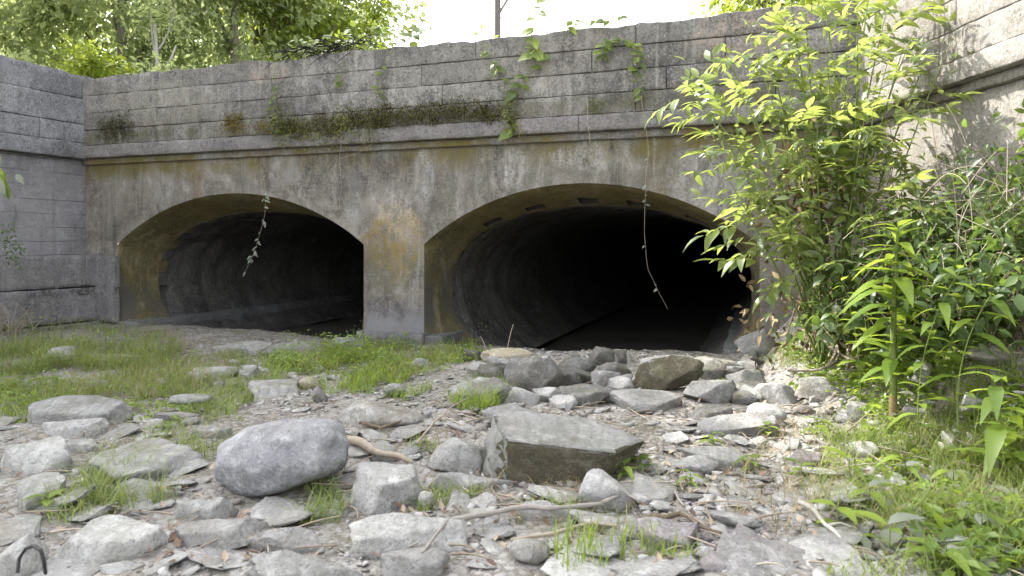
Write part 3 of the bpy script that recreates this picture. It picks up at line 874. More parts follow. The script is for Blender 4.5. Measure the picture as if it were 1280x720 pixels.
# stones between them: each an object, looks shared by a few archetypes
ARCH = []
for k in range(16):
    kd = ('block', 'slab', 'slab', 'slab', 'block')[k % 5] if k != 9 else 'round'
    v, f = rock_mesh(300 + k * 17, kd, 3) if kd == 'round' else shard(300 + k * 17, 15 if kd == 'block' else 18, 1, 5, .03)
    for mt in ('grey', 'pale', 'dark', 'purple'):
        ARCH.append((mt, kd, np_mesh('stone', v, f, M_rock[mt], kd == 'round')))
ZONES = [
 ('rubble block', 'blocks of the rubble heap', (590, 945, 448, 505), 44, (34, 66), ('dark', 'grey', 'dark'), 'block'),
 ('flat slab', 'flat slabs of the stream bed', (-10, 620, 520, 715), 40, (46, 100), ('pale', 'grey'), 'slab'),
 ('flat slab', 'flat slabs of the stream bed', (760, 1010, 515, 640), 24, (40, 84), ('grey', 'pale'), 'slab'),
 ('flat slab', 'broad bedrock slabs', (430, 1040, 525, 715), 16, (90, 150), ('grey', 'pale'), 'slab'),
 ('flat slab', 'broad bedrock slabs', (-10, 330, 560, 715), 7, (90, 150), ('pale', 'grey'), 'slab'),
 ('stone', 'stones of the rubble heap', (590, 930, 446, 515), 34, (14, 34), ('dark', 'grey', 'grey'), 0),
 ('stone', 'stones in the open gravel', (800, 1010, 515, 620), 30, (14, 40), ('grey', 'pale', 'purple'), 0),
 ('stone', 'stones near the rotten wood', (790, 1060, 620, 715), 28, (18, 52), ('grey', 'purple', 'pale'), 0),
 ('stone', 'stones around the brown stick', (420, 620, 500, 640), 16, (14, 36), ('grey', 'pale'), 0),
 ('stone', 'stones in the sparse grass', (150, 420, 440, 520), 26, (12, 34), ('grey', 'pale'), 0),
 ('stone', 'stone chips between the slabs', (0, 260, 520, 715), 20, (16, 46), ('pale', 'grey'), 0),
 ('stone', 'stones among the weeds', (1000, 1270, 470, 620), 26, (16, 50), ('grey', 'pale'), 0),
]
rz_ = random.Random(21)
nst = 0
REFS = [('the big rounded boulder', 348, 622, 85), ('the mossy fronted big rock', 708, 606, 105), ('the whitish angular rock', 571, 590, 42), ('the flat topped stone by the tan stick', 476, 642, 50),
 ('the broad slab under the branch', 506, 692, 75), ('the pyramid shaped stone', 756, 640, 38), ('the big tilted slab', 832, 488, 50), ('the dark rock with a sprout', 731, 508, 40),
 ('the yellowish sunlit stone', 634, 452, 34), ('the mottled rock by the grass', 468, 534, 55), ('the oval pale stone', 235, 508, 27), ('the squared pale block', 33, 592, 48), ('the wide sloping slab', 135, 604, 70),
 ('the long slab near dry leaves', 110, 706, 75), ('the angular rock with a dark side', 973, 506, 30), ('the pale rounded stone by it', 962, 530, 25), ('the reddish brown flat stone', 943, 692, 30),
 ('the purplish flat stone', 1010, 582, 25), ('the dark slate piece', 840, 686, 40), ('the flat slab with a dead leaf', 905, 586, 47), ('the thick stemmed tall weed', 1117, 532, 20), ('the forked dry twig', 1035, 668, 25),
 ('the mossy rock on the bank', 1250, 460, 32), ('the pale smooth slab in the grass', 335, 498, 36), ('the slanting slab below the boulder', 260, 688, 60), ('the black wire loop', 40, 716, 20), ('the stone block at the narrower arch', 358, 446, 38),
 ('the broad rubble rock', 812, 515, 50), ('the long slab by the grass patch', 88, 531, 68), ('the bushy weed', 1200, 545, 20), ('the greenish cobble under the branch', 662, 707, 26)]
USED = set()
def stone_label(px, py, sz, mt, kd):
    near = sorted(REFS, key=lambda r: math.hypot(px - r[1], (py - r[2]) * 2.2) - r[3] * .7)
    sw = 'tiny' if sz < 15 else 'small' if sz < 24 else 'middling' if sz < 45 else 'largish'
    cw = {'grey': 'grey', 'pale': 'pale', 'dark': 'dark', 'purple': 'purplish'}[mt]
    kw = {'slab': 'flat stone', 'block': 'angular stone', 'round': 'rounded stone'}[kd]
    cand = []
    for n, rx, ry, rw_ in near[:5]:
        rel = 'in front of' if py > ry + 4 else 'behind' if py < ry - 16 else 'beside'
        side = ' towards the elder' if px > rx + rw_ * .5 else ' towards the ledge' if px < rx - rw_ * .5 else ''
        cand += [f'{sw} {cw} {kw} {rel} {n}', f'{sw} {cw} {kw} {rel} {n}{side}']
    for (n, _, _, _), (n2, _, _, _) in zip(near, near[1:5]):
        cand.append(f'{cw} {kw} between {n} and {n2}')
    cand = [q for q in cand if len(q.split()) <= 16]
    for q in cand:
        if q not in USED:
            USED.add(q); return q
    return cand[0]
for lab, grp, (a, b, c, d), n, (s0, s1), mats, only in ZONES:
    k = 0; tries = 0
    while k < n and tries < n * 30:
        tries += 1
        px, py = rz_.uniform(a, b), rz_.uniform(c, d)
        sz = s0 + (s1 - s0) * rz_.random() ** 1.8
        sz *= .6 + .4 * (py - c) / (d - c)
        kk = .05 if only == 'block' else .12 if sz > 80 else .25
        bad = any(x0 - sz * kk < px < x1 + sz * kk and yt + 3 < py < yb + sz * kk * .5 for x0, x1, yt, yb in occupied)
        if bad: continue
        gx, Y = ground_at(px, py)
        mt = rz_.choice(mats)
        cand = [q for q in ARCH if q[0] == mt and (not only or q[1] == only)]
        q = rz_.choice(cand)
        w = sz / F_PX * Y
        flat = rz_.uniform(.16, .34) if q[1] == 'slab' else rz_.uniform(.4, .65)
        if only == 'block': flat = rz_.uniform(.5, .8)
        if only == 'slab': flat = rz_.uniform(.10, .2) if sz < 85 else rz_.uniform(.06, .11)
        o = link('stone', q[2], None)
        o.scale = (w, w * rz_.uniform(.6, 1), w * flat)
        o.rotation_euler = (rz_.uniform(-.25, .25), rz_.uniform(-.25, .25), rz_.uniform(0, 6.28))
        o.location = (gx, Y, gz1(gx, Y) + w * flat * .2)
        tag(o, stone_label(px, py, sz, mt, q[1]), 'stone', grp)
        occupied.append((px - sz * .4, px + sz * .4, py - sz * .3, py + 2))
        k += 1; nst += 1

# pebbles: nobody could count them
def rand_rot(n, tilt=math.pi, r=RNG):
    a = r.uniform(0, 2 * math.pi, n); t = r.uniform(0, tilt, n); b = r.uniform(0, 2 * math.pi, n)
    d = np.stack([np.cos(a) * np.cos(t), np.sin(a) * np.cos(t), np.sin(t)], 1)
    up = np.stack([np.sin(t) * np.cos(b), np.sin(t) * np.sin(b), np.cos(t) + .05], 1)
    return basis(d, up)
pe = Bag()
def pebbles(n, box, s0, s1, var=6):
    px = RNG.uniform(box[0], box[1], n); py = box[2] + (box[3] - box[2]) * RNG.random(n)
    gx, gy = ground_many(px, py)
    for k in range(var):
        sel = np.arange(n) % var == k
        v, f = ICO[1 if k < 4 else 2]; v = v.copy()
        r = np.random.default_rng(900 + k)
        v = v * (1 + r.uniform(-.42, .35, len(v)))[:, None]
        v[:, 2] *= .38
        m_ = sel.sum()
        s = s0 + (s1 - s0) * RNG.random(m_) ** 2.5
        pos = np.stack([gx[sel], gy[sel], gz(gx[sel], gy[sel]) + s * .2], 1)
        V, Fc = scatter(v, f, pos, rand_rot(m_, .5), np.stack([s, s * RNG.uniform(.6, 1, m_), s * RNG.uniform(.5, 1, m_)], 1))
        pe.add(V, Fc)
pebbles(4000, (-20, 1300, 470, 760), .002, .006)
pebbles(1200, (560, 1050, 445, 600), .004, .016)
pebbles(3000, (760, 1080, 580, 740), .002, .008)
pebbles(1200, (150, 600, 430, 520), .008, .03)
pebbles(600, (280, 950, 425, 450), .01, .04)
m = NT('pebble_mix')
g = m.n('ShaderNodeNewGeometry')
rnd_ = g.outputs['Random Per Island']
cr = m.n('ShaderNodeValToRGB'); m.put(cr.inputs[0], rnd_)
cr.color_ramp.interpolation = 'CONSTANT'
els = cr.color_ramp.elements
cols = [(.17, .16, .145), (.25, .24, .225), (.30, .292, .28), (.19, .175, .155), (.35, .343, .33), (.27, .26, .245), (.21, .195, .185)]
els[0].color = (*cols[0], 1); els[1].position = .15; els[1].color = (*cols[1], 1)
for i, c in enumerate(cols[2:]):
    e = els.new(.3 + i * .14); e.color = (*c, 1)
nz_ = m.noise(m.pos(), 90, 4, .7)
M_peb = m.done(m.mix(m.math('MULTIPLY', m.ramp(nz_, .5, .75), .4), cr.outputs[0], (.42, .41, .40)), .9, m.bump(nz_, .4, .004), .2)
FLK = [shard(800 + k * 7, 11) for k in range(8)]
def flakes(n, box, s0, s1):
    gx, gy = ground_many(RNG.uniform(box[0], box[1], n), RNG.uniform(box[2], box[3], n))
    for k in range(8):
        sel = np.arange(n) % 8 == k; m_ = sel.sum()
        s = s0 + (s1 - s0) * RNG.random(m_) ** 2.2
        pos = np.stack([gx[sel], gy[sel], gz(gx[sel], gy[sel]) + s * .05], 1)
        V, Fc = scatter(FLK[k][0], FLK[k][1], pos, rand_rot(m_, .35), np.stack([s, s * RNG.uniform(.55, 1, m_), s * RNG.uniform(.15, .4, m_)], 1))
        pe.add(V, Fc)
flakes(900, (560, 1060, 445, 640), .02, .09)
flakes(900, (700, 1120, 560, 740), .015, .06)
flakes(700, (-20, 620, 470, 740), .015, .07)
flakes(700, (1000, 1290, 480, 740), .02, .09)
flakes(4500, (-20, 1300, 460, 760), .006, .02)
tag(link('gravel', pe.mesh('gravel', M_peb)), 'loose gravel and stone chips scattered over the stream bed', 'gravel', None, 'stuff')

# ------------------------------------------------------------------ leaves
def leaf_shape(length=1.0, width=.4, n=5, fold=.25, droop=.25, peak=.42):
    """pointed leaf along +x with a folded midrib: 3 x n vertices"""
    t = np.linspace(0, 1, n)
    w = np.where(t < peak, np.sin(.5 * math.pi * t / peak) ** .8, np.cos(.5 * math.pi * (t - peak) / (1 - peak)) ** 1.15) * width / 2
    w[0] = .02 * width; w[-1] = 0.004
    z = -droop * length * t ** 2
    x = length * t * (1 - .12 * droop * t)
    v = np.concatenate([np.stack([x, w, z + fold * w], 1), np.stack([x, 0 * w, z], 1), np.stack([x, -w, z + fold * w], 1)])
    i = np.arange(n - 1)
    f = np.concatenate([np.stack([n + i, n + i + 1, i + 1, i], 1), np.stack([2 * n + i, 2 * n + i + 1, n + i + 1, n + i], 1)])
    return v, f
LF4 = leaf_shape(1, .5, 3, .3, .2)
LF6 = leaf_shape(1, .42, 5, .3, .3)
def R3(d, up):
    return basis(np.array([d], float), np.array([up], float))[0]
def compound_leaf(npair, L_, lw, seed):
    """pinnate leaf on a thin stalk along +x"""
    r = np.random.default_rng(seed)
    b = Bag()
    t = np.linspace(0, 1, 6)
    pts = np.stack([L_ * t, .04 * L_ * np.sin(t * 3), -.22 * L_ * t ** 2], 1)
    v, f = tube(pts, np.linspace(.0028, .0012, 6), 3); b.add(v, f)
    spots = [(.38 + .5 * k / max(1, npair - 1) if npair > 1 else .55, s) for k in range(npair) for s in (-1, 1)] + [(1.0, 0)]
    for tt, s in spots:
        ll = L_ * (.44 if s else .5) * r.uniform(.85, 1.12)
        v, f = leaf_shape(ll, ll * lw, 5, r.uniform(.15, .4), r.uniform(.1, .45), .4)
        q = np.array([np.interp(tt, t, pts[:, j]) for j in range(3)])
        ang = s * r.uniform(.85, 1.15)
        d = (math.cos(ang), math.sin(ang), r.uniform(-.35, .05))
        M_ = R3(d, (r.uniform(-.2, .2), r.uniform(-.2, .2), 1))
        b.add(v @ M_.T + q, f)
    return b
def leaf_matrix(pos, d, up, s=1.0):
    r = R3(d, up)
    m_ = Matrix(((*(r[0] * s), pos[0]), (*(r[1] * s), pos[1]), (*(r[2] * s), pos[2]), (0, 0, 0, 1)))
    return m_
def bez(a, b, c, n):
    t = np.linspace(0, 1, n)[:, None]
    return (1 - t) ** 2 * np.array(a) + 2 * t * (1 - t) * np.array(b) + t ** 2 * np.array(c)

G_elder = leaf_mat('elder_leaf', (.06, .10, .04), (.17, .21, .055), (.42, .50, .11), .32, .47, .6)
G_dark = leaf_mat('bramble_leaf', (.035, .065, .02), (.09, .14, .035), (.20, .30, .05), .4, .4, .5)
G_weed = leaf_mat('weed_leaf', (.09, .15, .03), (.22, .30, .05), (.42, .54, .06), .42, .45, .45)
G_grass = leaf_mat('grass_blade', (.10, .15, .04), (.26, .31, .09), (.38, .46, .09), .5, .4, .3)
G_dry = leaf_mat('dry_grass', (.22, .18, .09), (.33, .28, .16), (.30, .24, .12), .7, .3, .2)
G_tree = leaf_mat('tree_leaf', (.11, .145, .075), (.215, .26, .13), (.58, .66, .28), .5, .58, .4)
G_bright = leaf_mat('sunny_leaf', (.10, .15, .02), (.20, .24, .03), (.46, .55, .07), .45, .5, .35)
G_ivy = leaf_mat('creeper_leaf', (.07, .11, .03), (.16, .20, .045), (.34, .42, .07), .4, .45, .4)
G_pale = leaf_mat('pale_leaf', (.16, .18, .14), (.27, .29, .24), (.3, .33, .2), .5, .35, .3)
M_bark = simple_mat('bark', (.10, .085, .065), (.22, .20, .17), 30, .9, .7, (1, 1, .25))
M_palebark = simple_mat('pale_bark', (.28, .27, .24), (.42, .40, .36), 25, .85, .5, (1, 1, .3))
M_stem = simple_mat('green_stem', (.09, .13, .03), (.17, .21, .06), 25, .6, .2)
M_stemred = simple_mat('reddish_stem', (.15, .085, .05), (.17, .15, .06), 14, .6, .2)
M_twig = simple_mat('dry_twig', (.20, .165, .12), (.36, .31, .25), 35, .9, .6, (1, 1, .4))
M_brown = simple_mat('brown_twig', (.07, .05, .035), (.16, .125, .09), 30, .9, .6)

ELDER_LEAVES = [compound_leaf(n, 1.0, w, 500 + k).mesh('leaf', G_elder, True) for k, (n, w) in enumerate([(3, .34), (3, .40), (4, .32), (2, .40), (3, .36), (4, .30)])]
DARK_LEAVES = [compound_leaf(n, 1.0, w, 600 + k).mesh('leaf', G_dark, True) for k, (n, w) in enumerate([(2, .46), (1, .55), (2, .5), (1, .6)])]
def single_leaves(mat, specs, base=700):
    out = []
    for k, (w, fo, dr) in enumerate(specs):
        v, f = leaf_shape(1, w, 6, fo, dr, .4); out.append(np_mesh('leaf', v, f, mat, True))
    return out
WEED_LEAVES = single_leaves(G_weed, [(.40, .25, .4), (.36, .35, .6), (.46, .2, .25), (.34, .3, .9)])
IVY_LEAVES = single_leaves(G_ivy, [(.75, .2, .25), (.65, .3, .4), (.8, .15, .1)])
PALE_LEAVES = single_leaves(G_pale, [(.5, .3, .3), (.42, .2, .5)])

def shrub(root, name_stem, stems, leaves, lsize, step, rnd, mat_stem, r0, maxleaf, t0=.2, droop=.25, jit=.5):
    """stems: list of (base offset, control offset, tip offset) in the root's frame"""
    b = Bag(); spots = []
    for pts, rr_ in stems:
        n = len(pts)
        v, f = tube(pts, np.linspace(rr_, rr_ * .25, n), 6); b.add(v, f)
        seg = np.linalg.norm(np.diff(pts, axis=0), axis=1); s = np.concatenate([[0], np.cumsum(seg)])
        d = s[-1] * t0; side = rnd.choice((-1, 1))
        while d < s[-1]:
            q = np.array([np.interp(d, s, pts[:, j]) for j in range(3)])
            q2 = np.array([np.interp(min(d + .05, s[-1]), s, pts[:, j]) for j in range(3)])
            q1 = np.array([np.interp(max(d - .05, 0), s, pts[:, j]) for j in range(3)])
            tg = (q2 - q1) / (np.linalg.norm(q2 - q1) + 1e-6)
            spots.append((q, tg, d / s[-1])); d += step * rnd.uniform(.7, 1.3)
        spots.append((pts[-1], (pts[-1] - pts[-2]) / np.linalg.norm(pts[-1] - pts[-2]), 1.0))
    link(name_stem, b.mesh(name_stem, mat_stem, True), root)
    out = []
    for q, tg, t in spots:
        sd = np.cross(tg, (0, 0, 1)); sd /= np.linalg.norm(sd) + 1e-6
        fr = np.cross(sd, tg)
        a = rnd.uniform(0, math.pi)
        for s in ((-1, 1) if t < 1 else (0,)):
            w = sd * math.cos(a) + fr * math.sin(a)
            d = tg * rnd.uniform(.3, .8) + w * s * rnd.uniform(.7, 1.1) + np.array([0, 0, -droop * rnd.uniform(0, 1.6)]) + np.array([rnd.uniform(-jit, jit) * .4 for _ in range(3)])
            out.append((q, d, lsize * rnd.uniform(.7, 1.25)))
    rnd.shuffle(out)
    for q, d, s in out[:maxleaf]:
        up = (rnd.uniform(-.45, .45), rnd.uniform(-.55, .35), 1)
        s2 = s * (.6 + .6 * rnd.random() ** .7)
        link('leaf', rnd.choice(leaves), root, mw=leaf_matrix(q, d, up, s2))
    return out[maxleaf:]

# elder in front of the corner where the walls meet
ex, ey = ground_at(1040, 446)
er = empty('elder_shrub', (ex, ey, gz1(ex, ey)))
tag(er, 'tall bright green elder with feathery leaflets growing at the bridge corner', 'shrub')
re_ = random.Random(33)
base = np.array([ex, ey, gz1(ex, ey)])
stems = []
TIPS = [(850, 125, 4.9), (840, 112, 4.7), (885, 70, 5.0), (915, 45, 4.9), (930, 30, 5.1), (985, 15, 5.0), (1040, -20, 4.9), (1090, 0, 4.7), (1140, -5, 4.6), (1175, 35, 4.5), (870, 195, 4.7), (890, 160, 4.6), (930, 255, 4.5),
        (955, 225, 4.4), (1000, 150, 4.4), (960, 120, 4.6), (1060, 140, 4.3), (1105, 180, 4.2), (1070, 250, 4.1), (985, 210, 4.3), (1130, 90, 4.5), (1010, 60, 4.6), (1090, 70, 4.3), (905, 120, 4.7), (1030, 330, 4.2),
        (1000, -35, 5.0), (1070, -45, 4.8), (965, -10, 5.1), (1050, 40, 4.4), (1110, 50, 4.4), (960, 70, 4.8), (1100, 330, 4.0)]
for k, (px, py, Y) in enumerate(TIPS):
    tip = np.array(P(px + 22, py, Y)) - base
    st = np.array([re_.uniform(-.12, .12), re_.uniform(-.08, .08), -.03])
    mid = st * .5 + tip * .5 + np.array([-tip[0] * .05 + re_.uniform(-.12, .12), re_.uniform(-.12, .12), .16 * tip[2]])
    stems.append((bez(st, mid, tip, 12), re_.uniform(.007, .013)))
rest = shrub(er, 'stem', stems, ELDER_LEAVES, .285, .12, re_, M_stem, .012, 245, t0=.47)
b = Bag()
vs, fs = leaf_shape(1, .42, 4, .3, .3)
if rest:
    nr_ = 2
    pos = np.repeat(np.array([q for q, d, s in rest]), nr_, 0) + RNG.normal(size=(len(rest) * nr_, 3)) * .11
    dd = np.repeat(np.array([d for q, d, s in rest]), nr_, 0) + RNG.normal(size=(len(rest) * nr_, 3)) * .5
    up = RNG.normal(size=pos.shape) * .4 + np.array([0, 0, 1])
    V, Fc = scatter(vs, fs, pos, basis(dd, up), RNG.uniform(.05, .11, len(pos)))
    o = link('foliage', np_mesh('foliage', V, Fc, G_elder, True), er); o['kind'] = 'stuff'
# withered leaves caught among its stems
k = 900
pos = np.concatenate([np.array(P(1012, 245, 4.75)) - base + RNG.normal(size=(350, 3)) * np.array([.13, .1, .16]), np.array(P(1035, 400, 4.85)) - base + RNG.normal(size=(k - 350, 3)) * np.array([.24, .12, .18])])
V, Fc = scatter(vs, fs, pos, basis(RNG.normal(size=(k, 3)) - np.array([0, 0, .8]), RNG.normal(size=(k, 3))), RNG.uniform(.03, .09, k))
link('withered_foliage', np_mesh('withered_foliage', V, Fc, simple_mat('withered_leaf', (.10, .065, .03), (.28, .21, .12), 14, .8, .3), True), er)['kind'] = 'stuff'
# roots and dead stems at its foot
b = Bag()
for k in range(34):
    x0 = re_.uniform(-.2, .75); y0 = re_.uniform(-.28, .35)
    p0 = np.array([x0, y0, .02 + max(0, gz1(ex + x0, ey + y0) - base[2])])
    p1 = p0 + np.array([re_.uniform(-.2, .35), re_.uniform(-.1, .25), re_.uniform(.15, .8)])
    v, f = tube(bez(p0, (p0 + p1) / 2 + np.array([re_.uniform(-.12, .12), re_.uniform(-.1, .1), .08]), p1, 7), np.linspace(.008, .003, 7), 4); b.add(v, f)
link('dead_stem', b.mesh('dead_stem', M_twig, True), er)['kind'] = 'stuff'
b = Bag()
for k in range(18):
    x0 = re_.uniform(-.3, .45)
    p0 = np.array([x0, .1, .22]); p1 = np.array([x0 + re_.uniform(-.25, .25), -.35, -.05])
    p2 = np.array([x0 + re_.uniform(-.5, .5), -.55, .0])
    v, f = tube(bez(p0, p1, p2, 8), np.linspace(.014, .006, 8), 5); b.add(v, f)
link('root', b.mesh('root', M_twig, True), er)['kind'] = 'stuff'

# tall green weed standing in front of the elder
wx, wy = ground_at(1117, 532)
def tall_weed(px, py, htop, label, nleaf, lsize, rnd, lean=0.0, name='tall_weed', leaves=None, thick=.014, group=None, cat='plant', red=True, t_low=.12):
    x, y = ground_at(px, py); z = gz1(x, y)
    Hh = (py - htop) / F_PX * y
    r = empty(name, (x, y, z)); tag(r, label, cat, group)
    pts = bez((0, 0, -.02), (-lean * .25, .03, Hh * .55), (lean, -.08, Hh), 14)
    k = 3
    if red:
        v, f = tube(pts[:k], np.linspace(thick * 1.15, thick, k), 8); link('stem_base', np_mesh('stem_base', v, f, M_stemred, True), r)
        v, f = tube(pts[k - 1:], np.linspace(thick, thick * .3, 14 - k + 1), 8)
    else:
        v, f = tube(pts, np.linspace(thick, thick * .3, 14), 6)
    link('stem', np_mesh('stem', v, f, M_stem, True), r)
    for i in range(nleaf):
        t = t_low + (1 - t_low) * (i / max(1, nleaf - 1)) ** .9
        q = np.array([np.interp(t, np.linspace(0, 1, 14), pts[:, j]) for j in range(3)])
        a = i * 2.4 + rnd.uniform(-.4, .4)
        d = (math.cos(a), math.sin(a) * .9, rnd.uniform(.0, .6) + (.5 if t > .92 else 0))
        s = lsize * rnd.uniform(.65, 1.15) * (1 - .45 * max(0, t - .75) / .25)
        link('leaf', rnd.choice(leaves or WEED_LEAVES), r, mw=leaf_matrix(q, d, (0, 0, 1), s))
    return r
rw = random.Random(44)
tall_weed(1117, 534, 285, 'tall single weed with a thick green stem reddish at its base', 58, .23, rw, -.02, thick=.019, t_low=.2)
tall_weed(1150, 560, 330, 'leafy weed leaning beside the thick stemmed tall weed', 22, .16, rw, .16, thick=.004, red=False)
tall_weed(1075, 520, 350, 'slender weed between the elder and the thick stemmed weed', 16, .13, rw, -.14, thick=.004, red=False)
tall_weed(1200, 545, 330, 'bushy weed in front of the bramble bank', 22, .17, rw, .2, thick=.005, red=False)
tall_weed(1255, 600, 470, 'broad leaved weed at the frame edge with one bright leaf', 18, .2, rw, -.1, thick=.006, red=False)

# bramble bank
rb = random.Random(55)
BR = [((1180, 420), [(1130, 270, 4.5), (1165, 240, 4.3), (1200, 225, 4.2), (1150, 300, 4.1), (1215, 260, 3.9), (1230, 330, 3.7), (1120, 330, 4.2)], 'dense dark bramble thicket arching over the bank'),
      ((1262, 430), [(1240, 235, 3.9), (1275, 225, 3.8), (1300, 250, 3.6), (1220, 300, 3.6), (1290, 310, 3.3), (1265, 360, 3.2), (1310, 180, 3.9)], 'bramble thicket with long thin arching stems at the frame edge'),
      ((1100, 430), [(1070, 310, 4.3), (1110, 290, 4.2), (1050, 360, 4.2), (1130, 360, 4.0), (1150, 400, 3.8)], 'low leafy bramble beside the roots of the elder')]
for (bx, by), tips, lab in BR:
    x, y = ground_at(bx, by); z = gz1(x, y); r = empty('bramble', (x, y, z)); tag(r, lab, 'bramble')
    bs = np.array([x, y, z]); stems = []
    for px, py, Y in tips:
        for q in range(2):
            tip = np.array(P(px + rb.uniform(-25, 25), py + rb.uniform(-25, 25), Y + rb.uniform(-.25, .15))) - bs
            st = np.array([rb.uniform(-.2, .2), rb.uniform(-.2, .2), -.03])
            mid = st * .4 + tip * .5 + np.array([rb.uniform(-.2, .2), rb.uniform(-.1, .15), .35])
            stems.append((bez(st, mid, tip, 10), rb.uniform(.004, .008)))
    rest = shrub(r, 'stem', stems, DARK_LEAVES, .19, .10, rb, M_brown, .006, 110, t0=.2, droop=.3)
    pos = np.array([q for q, d, s in rest] * 8) if rest else np.zeros((0, 3))
    n = 600 if 'low' in lab else 1700
    ctr = np.array([np.mean([s_[0][6] for s_ in stems], axis=0)])
    pos = np.concatenate([s_[0][RNG.integers(3, 10, n // len(stems) + 1)] for s_ in stems])[:n]; n = len(pos)
    pos = pos * RNG.uniform(.45, 1.0, (n, 1)) + RNG.normal(size=(n, 3)) * np.array([.16, .13, .12])
    pos[:, 1] += .12
    pos[:, 2] = np.maximum(pos[:, 2], .03)
    V, Fc = scatter(vs, fs, pos, basis(RNG.normal(size=(n, 3)) + np.array([-.2, -.4, -.2]), RNG.normal(size=(n, 3)) * .5 + np.array([0, -.2, 1])), RNG.uniform(.04, .09, n))
    wx_ = pos[:, 0] + x
    o = link('foliage', np_mesh('foliage', V, Fc, G_dark, True), r); o['kind'] = 'stuff'
    b = Bag()
    for k in range(100):
        p0 = ctr[0] + np.array([rb.gauss(0, .22 if 'low' in lab else .4), rb.gauss(0, .2), rb.gauss(-.1, .25)]); p0[2] = max(p0[2], .0); p0[0] = max(p0[0], ctr[0][0] - .3)
        p1 = p0 + np.array([rb.uniform(-.22 if 'low' in lab else -.5, .5), rb.uniform(-.3, .3), rb.uniform(-.25, .35)]); p1[2] = max(p1[2], .0); p1[0] = max(p1[0], ctr[0][0] - .35)
        v, f = tube(bez(p0, (p0 + p1) / 2 + np.array([0, 0, rb.uniform(-.1, .15)]), p1, 6), np.linspace(.0026, .0012, 6), 3); b.add(v, f)
    o = link('twig', b.mesh('twig', M_brown if 'dense' in lab else M_twig, True), r); o['kind'] = 'stuff'

# small plants in the near weeds
LOWP = [(1085, 640), (1110, 690), (1150, 660), (1190, 610), (1225, 680), (1265, 640), (1180, 720), (1060, 600), (1130, 600), (1240, 565), (1020, 545), (1275, 590), (1045, 660)]
LOWL = ['pale broad leaved weed beside the forked dry twig', 'grey green weed near the bottom of the frame', 'bluish broad leaf weed between grass tufts', 'broad leaved weed in front of the bushy weed',
        'big bright weed at the bottom of the frame', 'leafy weed at the frame edge below the mossy rock', 'long leaved weed cut by the bottom of the frame', 'low weed just below the purplish stone',
        'low weed at the foot of the thick stemmed tall weed', 'yellow green seedling under the bramble bank', 'small weed sprouting among the grey slabs', 'weed cut by the frame edge below the brambles', 'small weed beside the pale forked twig']
for (px, py), lab in zip(LOWP, LOWL):
    x, y = ground_at(px, min(py, 716)); r = empty('weed', (x, y, gz1(x, y))); tag(r, lab, 'plant', 'low weeds of the near bank')
    v, f = tube(bez((0, 0, -.01), (.01, 0, .04), (.0, -.01, .09), 5), np.linspace(.004, .002, 5), 4); link('stem', np_mesh('stem', v, f, M_stem, True), r)
    for i in range(rw.randint(5, 9)):
        a = i * 2.4; q = (0, 0, rw.uniform(.01, .09))
        link('leaf', rw.choice(WEED_LEAVES if i % 3 else PALE_LEAVES), r, mw=leaf_matrix(q, (math.cos(a), math.sin(a), rw.uniform(.05, .7)), (0, 0, 1), rw.uniform(.07, .14)))
SPR = [(800, 590), (890, 560), (960, 548), (1000, 600), (720, 478), (905, 485), (975, 500), (1080, 560), (780, 600), (862, 612), (940, 590), (350, 450), (300, 470), (60, 640)]
SPL = ['before the pyramid shaped stone', 'beyond the flat slab with a dead leaf', 'on the pale bluish flat stone', 'behind the purplish flat stone', 'on the dark rubble rock', 'on the rock below the tilted slab', 'beside the angular rock with a dark side',
       'at the foot of the thick stemmed weed', 'against the mossy fronted big rock', 'in front of the round sunken pale stone', 'in open gravel beyond the reddish stone', 'at the block before the narrower arch', 'by the long thin slab at the narrower arch', 'before the wide sloping slab']
for i, (px, py) in enumerate(SPR):
    x, y = ground_at(px, py); r = empty('seedling', (x, y, gz1(x, y)))
    tag(r, 'small bright seedling sprouting ' + SPL[i], 'plant', 'seedlings between the stones')
    v, f = tube(bez((0, 0, -.01), (.01, 0, .03), (.0, -.01, .07), 4), np.linspace(.003, .0015, 4), 4); link('stem', np_mesh('stem', v, f, M_stem, True), r)
    for k in range(6):
        a = k * 2.4 + i
        link('leaf', rw.choice(WEED_LEAVES), r, mw=leaf_matrix((0, 0, .02 + .009 * k), (math.cos(a), math.sin(a), .35), (0, 0, 1), rw.uniform(.05, .095)))

